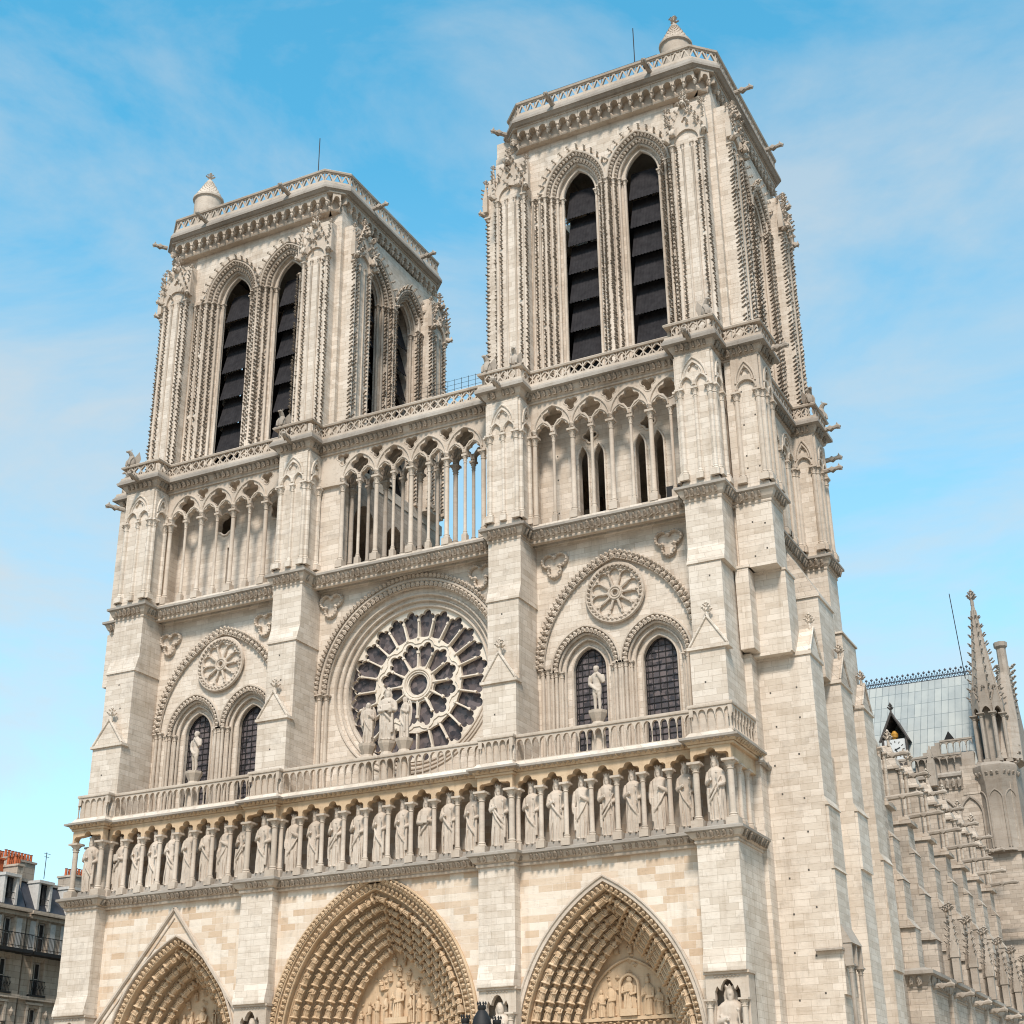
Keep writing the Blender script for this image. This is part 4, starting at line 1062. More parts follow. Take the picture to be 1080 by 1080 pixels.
# ---- pierced parapet of the crown cornice
def pierced_cell(w_, h, kind=0):
    out = [(-w_/2, 0), (w_/2, 0), (w_/2, h), (-w_/2, h)]; hs_ = []
    if kind == 0:
        hs_ = [foil(0, h*.5, min(w_, h)*.44, 4, 4, PI/2)]
        for sx in (-1, 1):
            for sz in (.0, 1):
                cz = h*.14 if sz == 0 else h*.86; dz = .09 if sz == 0 else -.09
                hs_.append([(sx*w_*.46, cz-dz), (sx*w_*.14, cz-dz), (sx*w_*.46, cz+dz*2.0)])
    else:
        hs_ = [[(-w_*.40, h*.12), (w_*.40, h*.12), (0, h*.80)], [(-w_*.48, h*.88), (-w_*.48, h*.3), (-w_*.1, h*.88)], [(w_*.48, h*.88), (w_*.48, h*.3), (w_*.1, h*.88)]]
    return plate(out, hs_, -.07, .07)
def parapet(path, z0, h, step, root, name='parapet', mat='carved', kind=0, out=0, inset=0, closed=False):
    mb = MB(); c = pierced_cell(1.0, h*.66, kind) if kind else pierced_cell(step*1.0, h*.66, kind)
    for x, y, rz, l in along(path, step, inset, out, closed): mb.add(tf(c, T(x, y, z0+h*.17, rz=rz, s=(l/step if not kind else l, 1, 1))))
    mb.add(sweep([(out-.16, z0), (out+.16, z0), (out+.14, z0+h*.18), (out-.14, z0+h*.18)], path, closed)); mb.add(sweep([(out-.16, z0+h*.82), (out+.16, z0+h*.82), (out+.2, z0+h*.92), (out+.1, z0+h), (out-.14, z0+h)], path, closed))
    return mb.build(name, mat, root)
parapet(UP, 45.0, 1.12, .56, cath, out=.30)
MB().box(-22.0, -6.3, .8, 16, 44.22, 44.98).box(6.0, 21.2, .8, 16, 44.22, 44.98).box(-6.3, 6.0, .8, 3.2, 44.22, 44.98).build('terrace', 'ashlar', cath)
for xa, xb in ((-7.1, -6.35), (6.15, 6.9)):
    hl = [arc(c, 1.5, 1.9, 40.6, 0, 6, legs=36.3) for c in (5.6, 9.6, 13.2)]
    MB().add(tf(plate([(1.6, 21), (15.5, 21), (15.5, 44.22), (1.6, 44.22)], hl, 0, xb-xa), T(xb, 0, 0, rz=PI/2))).build('tower_inner_wall', 'grey', cath)
for xa, xb in ((-21.9, -6.4), (6.2, 21.2)): MB().box(xa, xb, 15.5, 15.95, 21, 44.22).build('tower_rear_wall', 'ashlar', cath)
# winged beasts on the parapet corners and water spouts
def beast(seed):
    r = random.Random(seed)
    ps = [lathe([(.20, 0), (.26, .1), (.24, .3), (.18, .6), (.10, .78)], 9), tube([(0, 0, .65), (0, -.12, .85), (0, -.22, .92)], [.14, .13, .10], 8), tube([(0, -.2, .93), (0, -.42, .86)], [.11, .05], 7),
          tf(octa(.5), T(.09, -.12, 1.04, s=(.07, .07, .22))), tf(octa(.5), T(-.09, -.12, 1.04, s=(.07, .07, .22)))]
    for s_ in (-1, 1):
        ps.append(tube([(s_*.14, -.05, .55), (s_*.17, -.22, .3), (s_*.15, -.26, .02)], [.09, .07, .06], 6))
        ps.append(piece([(s_*.1, .1, .6), (s_*.3, .3, 1.0), (s_*.34, .42, .55), (s_*.2, .34, .1), (s_*.06, .16, .25)], [(0, 1, 2, 3, 4), (4, 3, 2, 1, 0)]))
    return join(ps)
BE = MB().add(tf(beast(1), T(s=1.15))).mesh('chimera', 40); BE.materials.append(M['grey_carved'])
for x, y, rz in ((-21.45, -1.0, -.3), (-8.85, -1.0, 0), (8.3, -1.05, .2), (22.9, 12.35, .6), (23.0, 14.7, 1.4), (20.6, -.9, .9), (6.4, -1.0, -.2), (-23.7, 1.3, -1.2)):
    o = link('chimera', BE, cath, loc=(x, y, 46.1)); o.rotation_euler = (0, 0, rz)
def spout(l):
    return join([tube([(0, .2, -.05), (0, -l*.3, .0), (0, -l*.62, .02), (0, -l*.85, .07), (0, -l, .0)], [.17, .16, .13, .17, .08], 7), tf(octa(.5), T(.08, -l*.82, .22, s=(.08, .12, .24))), tf(octa(.5), T(-.08, -l*.82, .22, s=(.08, .12, .24))),
                 tf(octa(.5), T(.17, -l*.4, .0, s=(.12, .5, .35))), tf(octa(.5), T(-.17, -l*.4, .0, s=(.12, .5, .35))), tube([(0, -l*.8, -.06), (0, -l*.98, -.13)], [.07, .04], 5)])
SP = {}
def gargoyle(x, y, z, rz, l=1.4, root=None, mat='grey_carved'):
    k = (l, mat)
    if k not in SP:
        SP[k] = MB().add(spout(l)).mesh('gargoyle', 40); SP[k].materials.append(M[mat])
    o = link('gargoyle', SP[k], root or cath, loc=(x, y, z)); o.rotation_euler = (0, 0, rz)
for x, y, z, rz in ((-20.4, -1.3, 44.75, 0), (-7.9, -1.3, 44.75, .1), (7.4, -1.3, 44.75, 0), (19.6, -1.3, 44.75, 0), (23.35, 2.1, 44.75, PI/2), (23.3, 13.6, 44.75, PI/2), (22.9, 14.9, 43.2, PI/2), (-21.9, -1.0, 43.0, -.6), (23.1, 13.7, 41.9, PI/2)):
    gargoyle(x, y, z, rz, 1.1)
gargoyle(21.0, 2.6, 20.45, 0, 1.6, mat='ledge')
# safety netting on the terrace between the towers
mb = MB()
for q in range(12): mb.box(.5+q*.5, .52+q*.5, 1.0, 1.02, 46.0, 47.6)
for q in range(5): mb.box(.5, 6.0, 1.0, 1.015, 46.2+q*.33, 46.215+q*.33)
mb.build('safety_netting', 'iron', cath)

# ============================================================ TOWERS
def tower(cxm, x0, x1, y0, y1, oc, ow, os_, fasc, turret, rod, label, rail=False):
    W = x1-x0; Dp = y1-y0
    core = MB()
    zb, zt = 44.9, 64.1
    root_mb = MB()
    # corner masses
    ci = 1.25; pw = 2.2; wall_d = .75      # notch, pier width, wall set-back
    for sx in (0, 1):
        for sy in (0, 1):
            def bx(a0, a1, b0, b1, z0=zb, z1=zt, tgt=root_mb):
                xa, xb = (x0+a0, x0+a1) if not sx else (x1-a1, x1-a0)
                ya, yb = (y0+b0, y0+b1) if not sy else (y1-b1, y1-b0)
                tgt.box(xa, xb, ya, yb, z0, z1)
            bx(ci, ci+pw, .0, 2.4, z1=62.9); bx(.0, 2.4, ci, ci+pw, z1=62.9); bx(.85, ci+pw+.3, .85, ci+pw+.3)
            bx(.9, 4.0, .9, 4.0, 62.9, 65.4)
    root = root_mb.build('tower', 'ashlar', cath, label=label)
    faces = [(T(x0, y0, 0), W, oc-x0, ow, 1), (T(x1, y0, 0, rz=PI/2), Dp, Dp/2+.2, ow, 1), (T(x1, y1, 0, rz=PI), W, W-(oc-x0), ow, 0), (T(x0, y1, 0, rz=-PI/2), Dp, Dp/2, ow, 0)]
    for fi, (mat, L_, c, hw, full) in enumerate(faces):
        a, b = ci+pw-.1, L_-ci-pw+.1
        wm = MB(); d0 = wall_d
        for off, ya, yb in ((.95, d0, d0+.26), (.62, d0+.26, d0+.5), (.30, d0+.5, d0+.74), (0, d0+.74, d0+.98)):
            outer = [(a, 64.1), (a, zb)]
            for s_ in (-1, 1):
                A_ = arc(c+s_*os_, hw, 1.98, 59.62, off, 10); outer += [(A_[0][0], zb)]+A_+[(A_[-1][0], zb)]
            outer += [(b, zb), (b, 64.1)]
            # the two lights share a pier: keep the outermost orders from overlapping
            if outer and off > os_-hw-.02:
                off = os_-hw-.03; outer = [(a, 64.1), (a, zb)]
                for s_ in (-1, 1):
                    A_ = arc(c+s_*os_, hw, 1.98, 59.62, off, 10); outer += [(A_[0][0], zb)]+A_+[(A_[-1][0], zb)]
                outer += [(b, zb), (b, 64.1)]
            wm.add(plate(outer, [], ya, yb))
        wm.tf(mat); wm.build('belfry_wall', 'ashlar', root)
        cm = MB()
        rows = []
        for s_ in (-1, 1):
            x = c+s_*os_
            for off, y in ((.98, d0-.03), (.64, d0+.24), (.32, d0+.48), (.03, d0+.72)):
                o2 = min(off, os_-hw-.04)
                cm.add(tube([(px, y, pz) for px, pz in arc(x, hw, 1.98, 59.62, o2, 10)], .085, 6))
                for t_ in (-1, 1):
                    cm.add(tf(column(.10, 14.6, .45, .4, 8, capw=1.7), T(x+t_*(hw+o2), y, 45.1)))
            for off, y in ((.80, d0+.10), (.47, d0+.34)):
                o2 = min(off, os_-hw-.1)
                for px, pz, aa in resample(arc(x, hw, 1.98, 59.62, o2, 14), .27, .1): cm.add(tf(LEAF, T(px, y, pz, s=(.2, .22, .2), ry=-aa)))
                for t_ in (-1, 1): rows.append((x+t_*(hw+o2), y))
            # crocketed hood standing off the wall
            for px, pz, aa in resample(arc(x, hw, 1.98, 59.62, 1.22, 14), .62, .3):
                if (px-c)*s_ > -.05 or pz > 60.6: cm.add(tf(CROCKET, T(px, d0-.05, pz, s=.42, ry=-aa)))
            cm.add(tube([(px, d0-.06, pz) for px, pz in arc(x, hw, 1.98, 59.62, min(1.15, os_-hw-.01), 12)], .06, 6))
        # string at capital level
        for xa, xb in ((a, c-os_-hw-.95), (c-os_+hw+.95 if os_-hw > 1.0 else c-.15, c+os_-hw-.95 if os_-hw > 1.0 else c+.15), (c+os_+hw+.95, b)):
            if xb > xa: cm.box(xa, xb, d0-.12, d0+.02, 59.72, 59.94)
        for xx in (a+.25, a+.75, b-.25, b-.75):
            cm.add(tf(column(.09, 14.6, .45, .4, 8, capw=1.7), T(xx, d0-.04, 45.1))); rows.append((xx+.25 if xx < c else xx-.25, d0))
        rows.append((c-.12, d0)); rows.append((c+.22, d0))
        cm.add(tf(column(.10, 14.6, .45, .4, 8, capw=1.7), T(c, d0-.04, 45.1)))
        # corner piers: front faces with edge shafts, leaf rows, gablets and pinnacles
        for px in (ci, L_-ci-pw):
            for q, xx in enumerate((px+.12, px+pw*.36, px+pw*.64, px+pw-.12)):
                cm.add(tf(column(.13 if q in (0, 3) else .075, 14.8, .5, .5, 8, capw=1.7), T(xx, -.02, 45.1)))
            rows += [(px+.40, 0), (px+pw-.40, 0), (px-.01, .05), (px+pw+.01, .05)]
            # gablet
            g = plate([(px-.05, 59.9), (px+.3, 59.9)]+arc(px+pw/2, pw/2-.3, .9, 59.95, 0, 6)+[(px+pw-.3, 59.9), (px+pw+.05, 59.9), (px+pw+.05, 60.6), (px+pw/2, 63.2), (px-.05, 60.6)], [foil(px+pw/2, 61.55, .26, 3, 5)], -.16, .04)
            cm.add(g)
            for s_ in (-1, 1):
                p0 = (px+pw/2+s_*(pw/2+.08), 60.5); p1 = (px+pw/2, 63.3)
                cm.add(tube([(p0[0], -.12, p0[1]), (p1[0], -.12, p1[1])], .08, 6))
                for q in range(6):
                    t_ = (q+.5)/6; cm.add(tf(CROCKET, T(p0[0]+(p1[0]-p0[0])*t_, -.14, p0[1]+(p1[1]-p0[1])*t_+.08, s=.36, ry=s_*.8)))
                # pinnacle at the pier edge
                cm.add(tf(join([box(-.17, .17, -.17, .17, 0, 1.1), lathe([(.22, 1.1), (.03, 2.3)], 4, ph=PI/4), tf(finial(.6, .2), T(0, 0, 2.15))]), T(p0[0]+s_*.05, -.08, 60.2)))
                for q in range(3): cm.add(tf(CROCKET, T(p0[0]+s_*.05, -.2, 61.4+q*.35, s=.32)))
            cm.add(tf(finial(.9, .3), T(px+pw/2, -.1, 63.1)))
            cm.add(tf(beast(2), T(px+pw*(.15 if px > c else .85), -.45, 60.35, s=.75)))
            for sx_, zz_, ln_ in ((.02, 60.1, .6), (.98, 60.2, .55), (.5, 62.6, .5)):
                cm.add(tf(spout(ln_), T(px+pw*sx_, -.1, zz_, rz=(sx_-.5)*1.3)))
            for q in range(14):
                cm.add(tf(CROCKET, T(px+rnd.uniform(-.1, pw+.1), -.14, rnd.uniform(60.2, 63.0), s=rnd.uniform(.3, .5), ry=rnd.uniform(-.6, .6))))
        cm2 = MB(); mats = []
        for xx, yy in rows:
            for q in range(47): mats.append(T(xx, yy-.0, 45.5+q*.305, s=(.34, .30, .30)))
        cm2.inst(CROCKET, mats, .06); cm2.tf(mat); cm2.build('crocket_rows', 'crocket', root)
        cm.tf(mat); cm.build('shafts_and_gablets', 'carved', root, smooth=40)
        # louvre boards
        for s_ in (-1, 1):
            lm = MB(); x = c+s_*os_; nb = 7
            for q in range(nb):
                z = 45.3+q*2.15
                w0 = hw-.12
                yo, yi = d0+.92, d0+1.62
                lo, hi = z, z+2.5
                seg = 10; V = []; F = []
                for t_ in range(seg*2+1):
                    xx = x-w0+2*w0*t_/(seg*2); V.append((xx, yo, lo-(.06 if t_ % 2 else 0))); V.append((xx, yi, hi)); V.append((xx, yo+.06, lo+.02-(.06 if t_ % 2 else 0))); V.append((xx, yi+.06, hi+.02))
                for t_ in range(seg*2):
                    o_ = t_*4; F += [(o_, o_+4, o_+5, o_+1), (o_+2, o_+3, o_+7, o_+6), (o_, o_+2, o_+6, o_+4)]
                if z < 60: lm.add(piece(V, F))
            lm.box(x-.08, x+.08, d0+2.0, d0+2.12, 45, 60.5)
            lm.tf(mat); lm.build('louvre_boards', 'louvre', root)
        if fi == 0 or fi == 1: pass
    MB().box(x0+6.6, x1-5.2, y0+6.2, y1-5.2, 45, 60.0).build('bell_frame', 'louvre', root)
    # corbel table, fascia and parapet on an octagon
    fx0, fx1, fy0, fy1, ch = fasc
    oc_ = [(fx0, fy1-ch), (fx0, fy0+ch), (fx0+ch, fy0), (fx1-ch, fy0), (fx1, fy0+ch), (fx1, fy1-ch), (fx1-ch, fy1), (fx0+ch, fy1)]
    ins = .95
    inner = [(fx0+ins, fy1-ch-.1), (fx0+ins, fy0+ch+.1), (fx0+ch+.1, fy0+ins), (fx1-ch-.1, fy0+ins), (fx1-ins, fy0+ch+.1), (fx1-ins, fy1-ch-.1), (fx1-ch-.1, fy1-ins), (fx0+ch+.1, fy1-ins)]
    ct = MB(); ct.add(sweep([(-1.4, 63.95), (.10, 63.95), (.16, 64.05), (.06, 64.15), (.0, 64.15), (.0, 65.2), (-1.4, 65.2)], inner, True))
    corb = join([plate([(-.36, .55), (-.36, 1.3), (.36, 1.3), (.36, .55), (.26, .55)]+[(.26*math.cos(PI*q/6), .62+.3*math.sin(PI*q/6)) for q in range(7)]+[(-.26, .55)], [], -.55, .0), tf(octa(.5), T(.36, -.3, .52, s=(.3, .8, .55))), tf(octa(.5), T(.36, -.5, .3, s=(.24, .34, .5))), tf(octa(.5), T(.36, -.12, .1, s=(.26, .4, .6)))])
    for x, y, rz, l in along(inner, .74, .02, 0, True): ct.add(tf(corb, T(x, y, 64.05, rz=rz, s=(l/.74, 1, 1))))
    ct.add(sweep([(-.5, 65.2), (.62, 65.2), (.62, 65.32), (-.5, 65.32)], inner, True))
    ct.build('corbel_table', 'carved', root)
    fm = MB().add(sweep([(-1.6, 65.3), (-.18, 65.3), (-.02, 65.42), (.06, 65.44), (.06, 65.62), (-.12, 66.0), (-1.6, 66.0)], oc_, True)); fm.build('fascia', 'ledge', root)
    o8 = [(x+(.28 if x < cxm else -.28), y+(.28 if y < (fy0+fy1)/2 else -.28)) for x, y in oc_]
    parapet(o8, 65.98, 1.25, .62, root, kind=1, closed=True)
    MB().add(piece([(p[0], p[1], 65.95) for p in o8], [tuple(range(8))])).build('tower_roof', 'ledge', root)
    # water spouts under the parapet
    mx_, my_ = (fx0+fx1)/2, (fy0+fy1)/2; third = (fx1-fx0)/6
    for x, y, rz in ((mx_-third*1.35, fy0, 0), (mx_+third*1.35, fy0, 0), (fx1, my_-third*1.3, PI/2), (fx1, my_+third*1.3, PI/2), (fx0, my_-third, -PI/2)):
        gargoyle(x, y, 65.95, rz, 1.25, root)
    gargoyle(fx0+.4, fy0+.4, 65.2, -PI/4, .9, root)
    # stair turret
    tx, ty, tz, tr = turret
    tm = MB().add(lathe([(tr, 65.9), (tr, tz), (tr*1.14, tz+.1), (tr*1.14, tz+.25), (tr*1.0, tz+.3)]+[(tr*(1.0-.085*q)*(1.0 if h_ else 1.06), tz+.3+.175*q+h_*.14) for q in range(10) for h_ in (0, 1)]+[(tr*.13, tz+2.1)], 18, tx, ty)).inst(octa(.5), [T(tx+tr*(1.02-.085*q)*math.cos(PI/9*k+q*.17), ty+tr*(1.02-.085*q)*math.sin(PI/9*k+q*.17), tz+.36+.175*q, s=.11) for q in range(9) for k in range(18)]).add(tf(finial(.95, .34), T(tx, ty, tz+1.95)))
    tm.build('turret', 'carved', root, smooth=40)
    rx, ry, rz_ = rod
    MB().add(tube([(rx, ry, 66), (rx, ry, rz_)], .035, 5)).build('lightning_rod', 'iron', root)
    if rail:
        rm = MB()
        P = [(fx0+1.4, fy0+1.0), (fx1-4.0, fy0+1.0)]
        for z in (67.6, 68.0): rm.add(tube([(P[0][0], P[0][1], z), (P[1][0], P[1][1], z)], .018, 4))
        for q in range(13): xx = P[0][0]+(P[1][0]-P[0][0])*q/12; rm.add(tube([(xx, P[0][1], 66), (xx, P[0][1], 68.0)], .018, 4))
        rm.build('railing', 'iron', root)
    return root
tower(-14.1, -22.6, -5.6, .6, 16.2, -13.4, 1.22, 2.37, (-22.1, -5.75, .0, 15.9, 1.3), (-20.3, 3.2, 70.6, 1.05), (-9.15, 2.0, 71.9), 'north bell tower, the left of the two, with dark slatted openings')
tower(13.55, 5.05, 22.1, .6, 16.2, 13.9, 1.17, 2.2, (6.6, 22.0, .05, 15.8, 1.3), (18.5, 3.6, 70.3, 1.0), (16.1, 2.0, 71.8), 'south bell tower, the right of the two', rail=True)

# ============================================================ BODY OF THE CHURCH
# nave
mb = MB().box(-7.0, 7.0, 16.0, 59, 0, 33.0); mb.build('nave', 'grey', cath)
nr = MB(); nr.add(piece([(-7.4, 15.0, 33), (7.4, 15.0, 33), (0, 15.0, 43.2), (-7.4, 66, 33), (7.4, 66, 33), (0, 66, 43.2)], [(0, 1, 2), (0, 2, 5, 3), (1, 4, 5, 2), (3, 5, 4), (0, 3, 4, 1)]))
nr.build('nave_roof', 'lead', cath)
mb = MB(); mb.add(plate([(-6.3, 33), (6.1, 33), (6.1, 36.2), (0, 43.8), (-6.3, 36.2)], [], 14.6, 14.9))
for z in (36.2, 38.0, 39.8): mb.box(-6.3+max(0, z-36.2)*.8, 6.1-max(0, z-36.2)*.8, 14.3, 14.62, z, z+.25)
for q in range(9): mb.box(-5.2+q*1.3, -5.0+q*1.3, 14.4, 14.62, 33, 36+5.5*(1-abs(q-4)/4.5))
mb.build('inner_gable', 'wood', cath)
# aisle walls and tribune
mb = MB().box(7.0, 16.0, 17, 59, 0, 24.0).box(16.0, 22.6, 17.5, 59, 0, 11.5).box(21.0, 23.2, 16.4, 19.5, 0, 24.5)
mb.add(piece([(7, 17, 27), (7, 59, 27), (16, 59, 24), (16, 17, 24)], [(0, 1, 2, 3)]))
mb.build('aisle', 'grey', cath)
# chapels with their cornice
mb = MB().box(22.0, 24.3, 19.5, 58.5, 0, 11.0)
cor = [(21.6, 19.5), (24.3, 19.5), (24.3, 58.5)]
ch = mb.build('chapel_row', 'grey', cath)
frieze(cor, 10.7, 11.9, .05, .32, .5, mat='grey_carved', slab=.6, slabz=.45, name='chapel_cornice', slope=.5)
# buttress piers along the south side
PY = [20.2, 26.2, 32.2, 38.2, 44.0, 49.8, 55.6]
def pier_mesh():
    """local: outer face at x=0 (facing +X), body towards -X, width along y -0.9..0.9"""
    mb = MB()
    def step(xo, z0, z1, hw=.9): mb.box(-4.2, xo, -hw, hw, z0, z1)
    step(1.45, 0, 11.3, .72); step(.95, 11.3, 14.2, .72); step(.62, 14.2, 17.0); step(.3, 17.0, 19.6); step(.05, 19.6, 21.5)
    for xo, z, d in ((.95, 14.2, .36), (.62, 17.0, .34), (.3, 19.6, .3)):
        mb.add(piece([(xo-.34, -.95, z+.6), (xo-.34, .95, z+.6), (xo+.06, .95, z), (xo+.06, -.95, z), (xo-.34, -.95, z-.02), (xo-.34, .95, z-.02)], [(0, 3, 2, 1), (3, 4, 5, 2), (0, 4, 3), (1, 2, 5), (0, 1, 5, 4)]))
    mb.box(-4.2, .35, -1.05, 1.05, 21.5, 21.72)
    # aedicule: gabled housing with an arched niche and angle shafts
    A_ = [(-3.6, 21.72), (-3.6, 25.3), (-.2, 25.3), (-.2, 21.72), (-1.2, 21.72)]+[(x, z) for x, z in reversed(arc(-1.7, .42, .75, 23.7, 0, 6))]+[(-2.2, 21.72)]
    mb.add(plate(A_, [], -.8, .8))
    mb.add(piece([(-3.7, -.95, 25.3), (-3.7, .95, 25.3), (-.1, .95, 25.3), (-.1, -.95, 25.3), (-3.0, 0, 27.0), (-.6, 0, 27.0)], [(0, 1, 4), (2, 3, 5), (1, 2, 5, 4), (3, 0, 4, 5), (0, 3, 2, 1)]))
    mb.box(-3.8, .0, -1.0, 1.0, 25.15, 25.32)
    for yy in (-.72, .72):
        mb.add(tf(column(.13, 3.4, .4, .3, 8), T(.0, yy, 21.75))); 
    mb.add(tf(finial(1.2, .34), T(-.7, 0, 26.9))); mb.add(tf(finial(1.0, .3), T(-3.0, 0, 26.9)))
    # flying arch towards the nave
    P = [(-3.5-6.0*q/10, 23.2+3.6*(q/10)) for q in range(11)]; Q = [(-3.5-6.0*q/10, 21.6+4.2*math.sin(PI/2*q/10)) for q in range(11)]
    mb.add(plate(P+Q[::-1], [], -.35, .35))
    return mb
def pinnacle_mesh():
    mb = MB()
    mb.box(-.22, .22, -.22, .22, 0, 2.2); mb.add(lathe([(.30, 2.2), (.30, 2.3), (.05, 4.2)], 4, ph=PI/4)); mb.add(tf(finial(.9, .32), T(0, 0, 4.05)))
    for k in range(4):
        a = PI/2*k
        mb.add(plate([(-.26, 1.5), (.26, 1.5), (0, 2.5)], [], -.28, -.22).__class__((tf(plate([(-.26, 1.5), (.26, 1.5), (0, 2.5)], [], -.28, -.22), T(rz=a)))))
        for q in range(4): mb.add(tf(CROCKET, T(math.cos(a+PI/4)*(.26-.05*q), math.sin(a+PI/4)*(.26-.05*q), 2.5+q*.4, rz=a+PI/4+PI/2, s=.26)))
    return mb
pm = pier_mesh().mesh('buttress_pier'); pm.materials.append(M['grey'])
pn = pinnacle_mesh().mesh('pinnacle'); pn.materials.append(M['grey_carved'])
for k, y in enumerate(PY):
    o = link('buttress_pier', pm, cath, loc=(23.1, y, 0))
    if k: 
        for dx, dy in ((1.9, -.25), (1.55, .5)): link('pinnacle', pn, o, loc=(dx, dy, 11.6))
    gargoyle(.2, 0, 22.15, PI/2, 2.1, o); gargoyle(-.1, .9, 25.0, PI/2, 1.6, o)
    gargoyle(1.5, 0, 10.9, PI/2, 1.2, o)
# stair turret of the tribune with a small gabled roof and slate lantern
mb = MB().box(14.2, 16.0, 46, 50, 24, 30).box(12.5, 15.5, 41, 45, 24, 30.5); mb.build('tribune_housing', 'grey', cath)

# transept
tr = MB(); tr.box(7, 25.5, 59, 73, 0, 31.6)
tro = tr.build('transept', 'grey', cath, label='south arm of the church with a lead roof')
mb = MB(); mb.add(piece([(0, 59.3, 33), (23.2, 59.3, 33), (23.2, 66, 43.2), (0, 66, 43.2), (0, 72.7, 33), (23.2, 72.7, 33)], [(0, 1, 2, 3), (3, 2, 5, 4), (1, 5, 2), (0, 3, 4), (0, 4, 5, 1)]))
mb.build('transept_roof', 'lead', tro)
mb = MB()   # openwork crest on the ridge
for q in range(38):
    x = 4+q*.5; mb.add(tube([(x, 66, 43.1), (x+.25, 66, 43.75), (x+.5, 66, 43.1)], .05, 4)); mb.add(tube([(x, 66, 43.7), (x+.25, 66, 43.2), (x+.5, 66, 43.7)], .045, 4)); mb.add(tf(octa(.5), T(x+.25, 66, 43.95, s=(.3, .1, .35)))); mb.add(tf(octa(.5), T(x, 66, 43.75, s=(.2, .1, .25))))
mb.box(3, 23.2, 65.92, 66.08, 42.95, 43.15).box(3, 23.2, 65.95, 66.05, 43.42, 43.5)
mb.build('roof_cresting', 'zinc', tro)
MB().box(21.5, 23.4, 58.95, 60, 30.4, 32.9).build('corner_wall', 'grey', tro)
frieze([(12, 59.0), (21.6, 59.0)], 30.9, 32.5, .05, .35, .5, mat='grey_carved', slab=.5, slabz=.5, name='transept_cornice', root=tro)
mb = MB(); path = [(15.5, 58.8), (21.8, 58.8)]
c_ = bal_cell(1.0, 1.5)
for x, y, rz, l in along(path, .62, 0, 0): mb.add(tf(c_, T(x, y, 32.5, rz=rz, s=(l, 1, 1))))
mb.add(sweep([(-.15, 33.95), (.15, 33.95), (.15, 34.12), (-.15, 34.12)], path))
path = [(20.0, 59.4), (22.8, 59.4)]
for x, y, rz, l in along(path, .55, 0, 0): mb.add(tf(bal_cell(1, 1.2), T(x, y, 34.2, rz=rz, s=(l, 1, 1))))
mb.add(sweep([(-.15, 35.35), (.15, 35.35), (.15, 35.5), (-.15, 35.5)], path)); mb.box(19.9, 22.8, 59.2, 60, 32.5, 34.2)
for q in range(6): mb.box(17.7+q*.38, 18.08+q*.38, 59.1, 59.6, 32.5, 34.0+q*.26)
mb.build('balustrade', 'grey_carved', tro, smooth=40)
# corner turret with spire
mb = MB()
mb.add(lathe([(1.9, 25.3), (1.8, 25.5), (1.8, 31.1), (1.95, 31.5), (1.95, 31.7), (2.15, 32.2), (2.15, 32.6), (1.8, 32.9)], 8, 24.2, 60.1, PI/8))
for k in range(8):
    a2 = PI/4*k; g = MB().add(tube([(x, -.02, z) for x, z in arc(0, .58, .9, 29.6, 0, 7, legs=25.6)], .07, 6))
    mb.add(tf(join(g.p), T(24.2+1.8*.924*math.cos(a2), 60.1+1.8*.924*math.sin(a2), 0, rz=a2+PI/2)))
    for q in range(3): mb.add(tf(LEAF, T(24.2+1.95*.93*math.cos(a2+(q-1)*.25), 60.1+1.95*.93*math.sin(a2+(q-1)*.25), 31.95, rz=a2+PI/2, s=.3)))
mb.add(lathe([(.62, 32.9), (.62, 38.2)], 8, 24.4, 60.0, PI/8))
cx_, cy_ = 24.45, 60.0; R_ = 1.35
for k in range(8):
    a = PI/8+PI/4*k; x, y = cx_+R_*math.cos(a), cy_+R_*math.sin(a)
    mb.add(tf(column(.17, 4.4, .4, .4, 8), T(x, y, 32.9))); 
    a2 = a+PI/8; xm_, ym_ = cx_+R_*.924*math.cos(a2), cy_+R_*.924*math.sin(a2); s2 = R_*math.sin(PI/8)
    g = plate([(-s2, 4.4), (-s2+.08, 4.4)]+arc(0, s2-.14, .6, 4.4, 0, 6)+[(s2-.08, 4.4), (s2, 4.4), (s2, 5.2), (0, 6.6), (-s2, 5.2)], [], -.1, .1)
    mb.add(tf(g, T(xm_, ym_, 32.9, rz=a2+PI/2)))
    mb.add(tf(finial(.5, .2), T(xm_, ym_, 39.4)))
    pts = [(cx_+r*math.cos(a), cy_+r*math.sin(a), z) for r, z in ((1.35, 38.4), (.9, 41.2), (.55, 44.0), (.2, 47.2))]
    mb.add(tube(pts, .07, 5))
    for q in range(10):
        t_ = q/10; rr = 1.32*(1-t_)+.15; mb.add(tf(CROCKET, T(cx_+rr*math.cos(a), cy_+rr*math.sin(a), 38.9+t_*8.4, rz=a+PI/2, s=.38)))
mb.add(lathe([(1.4, 38.1), (1.35, 38.4), (.9, 41.2), (.55, 44.0), (.2, 47.2), (.12, 48)], 8, cx_, cy_, PI/8)); mb.add(tf(finial(1.6, .5), T(cx_, cy_, 47.7)))
mb.build('corner_turret', 'grey_carved', tro, smooth=30)
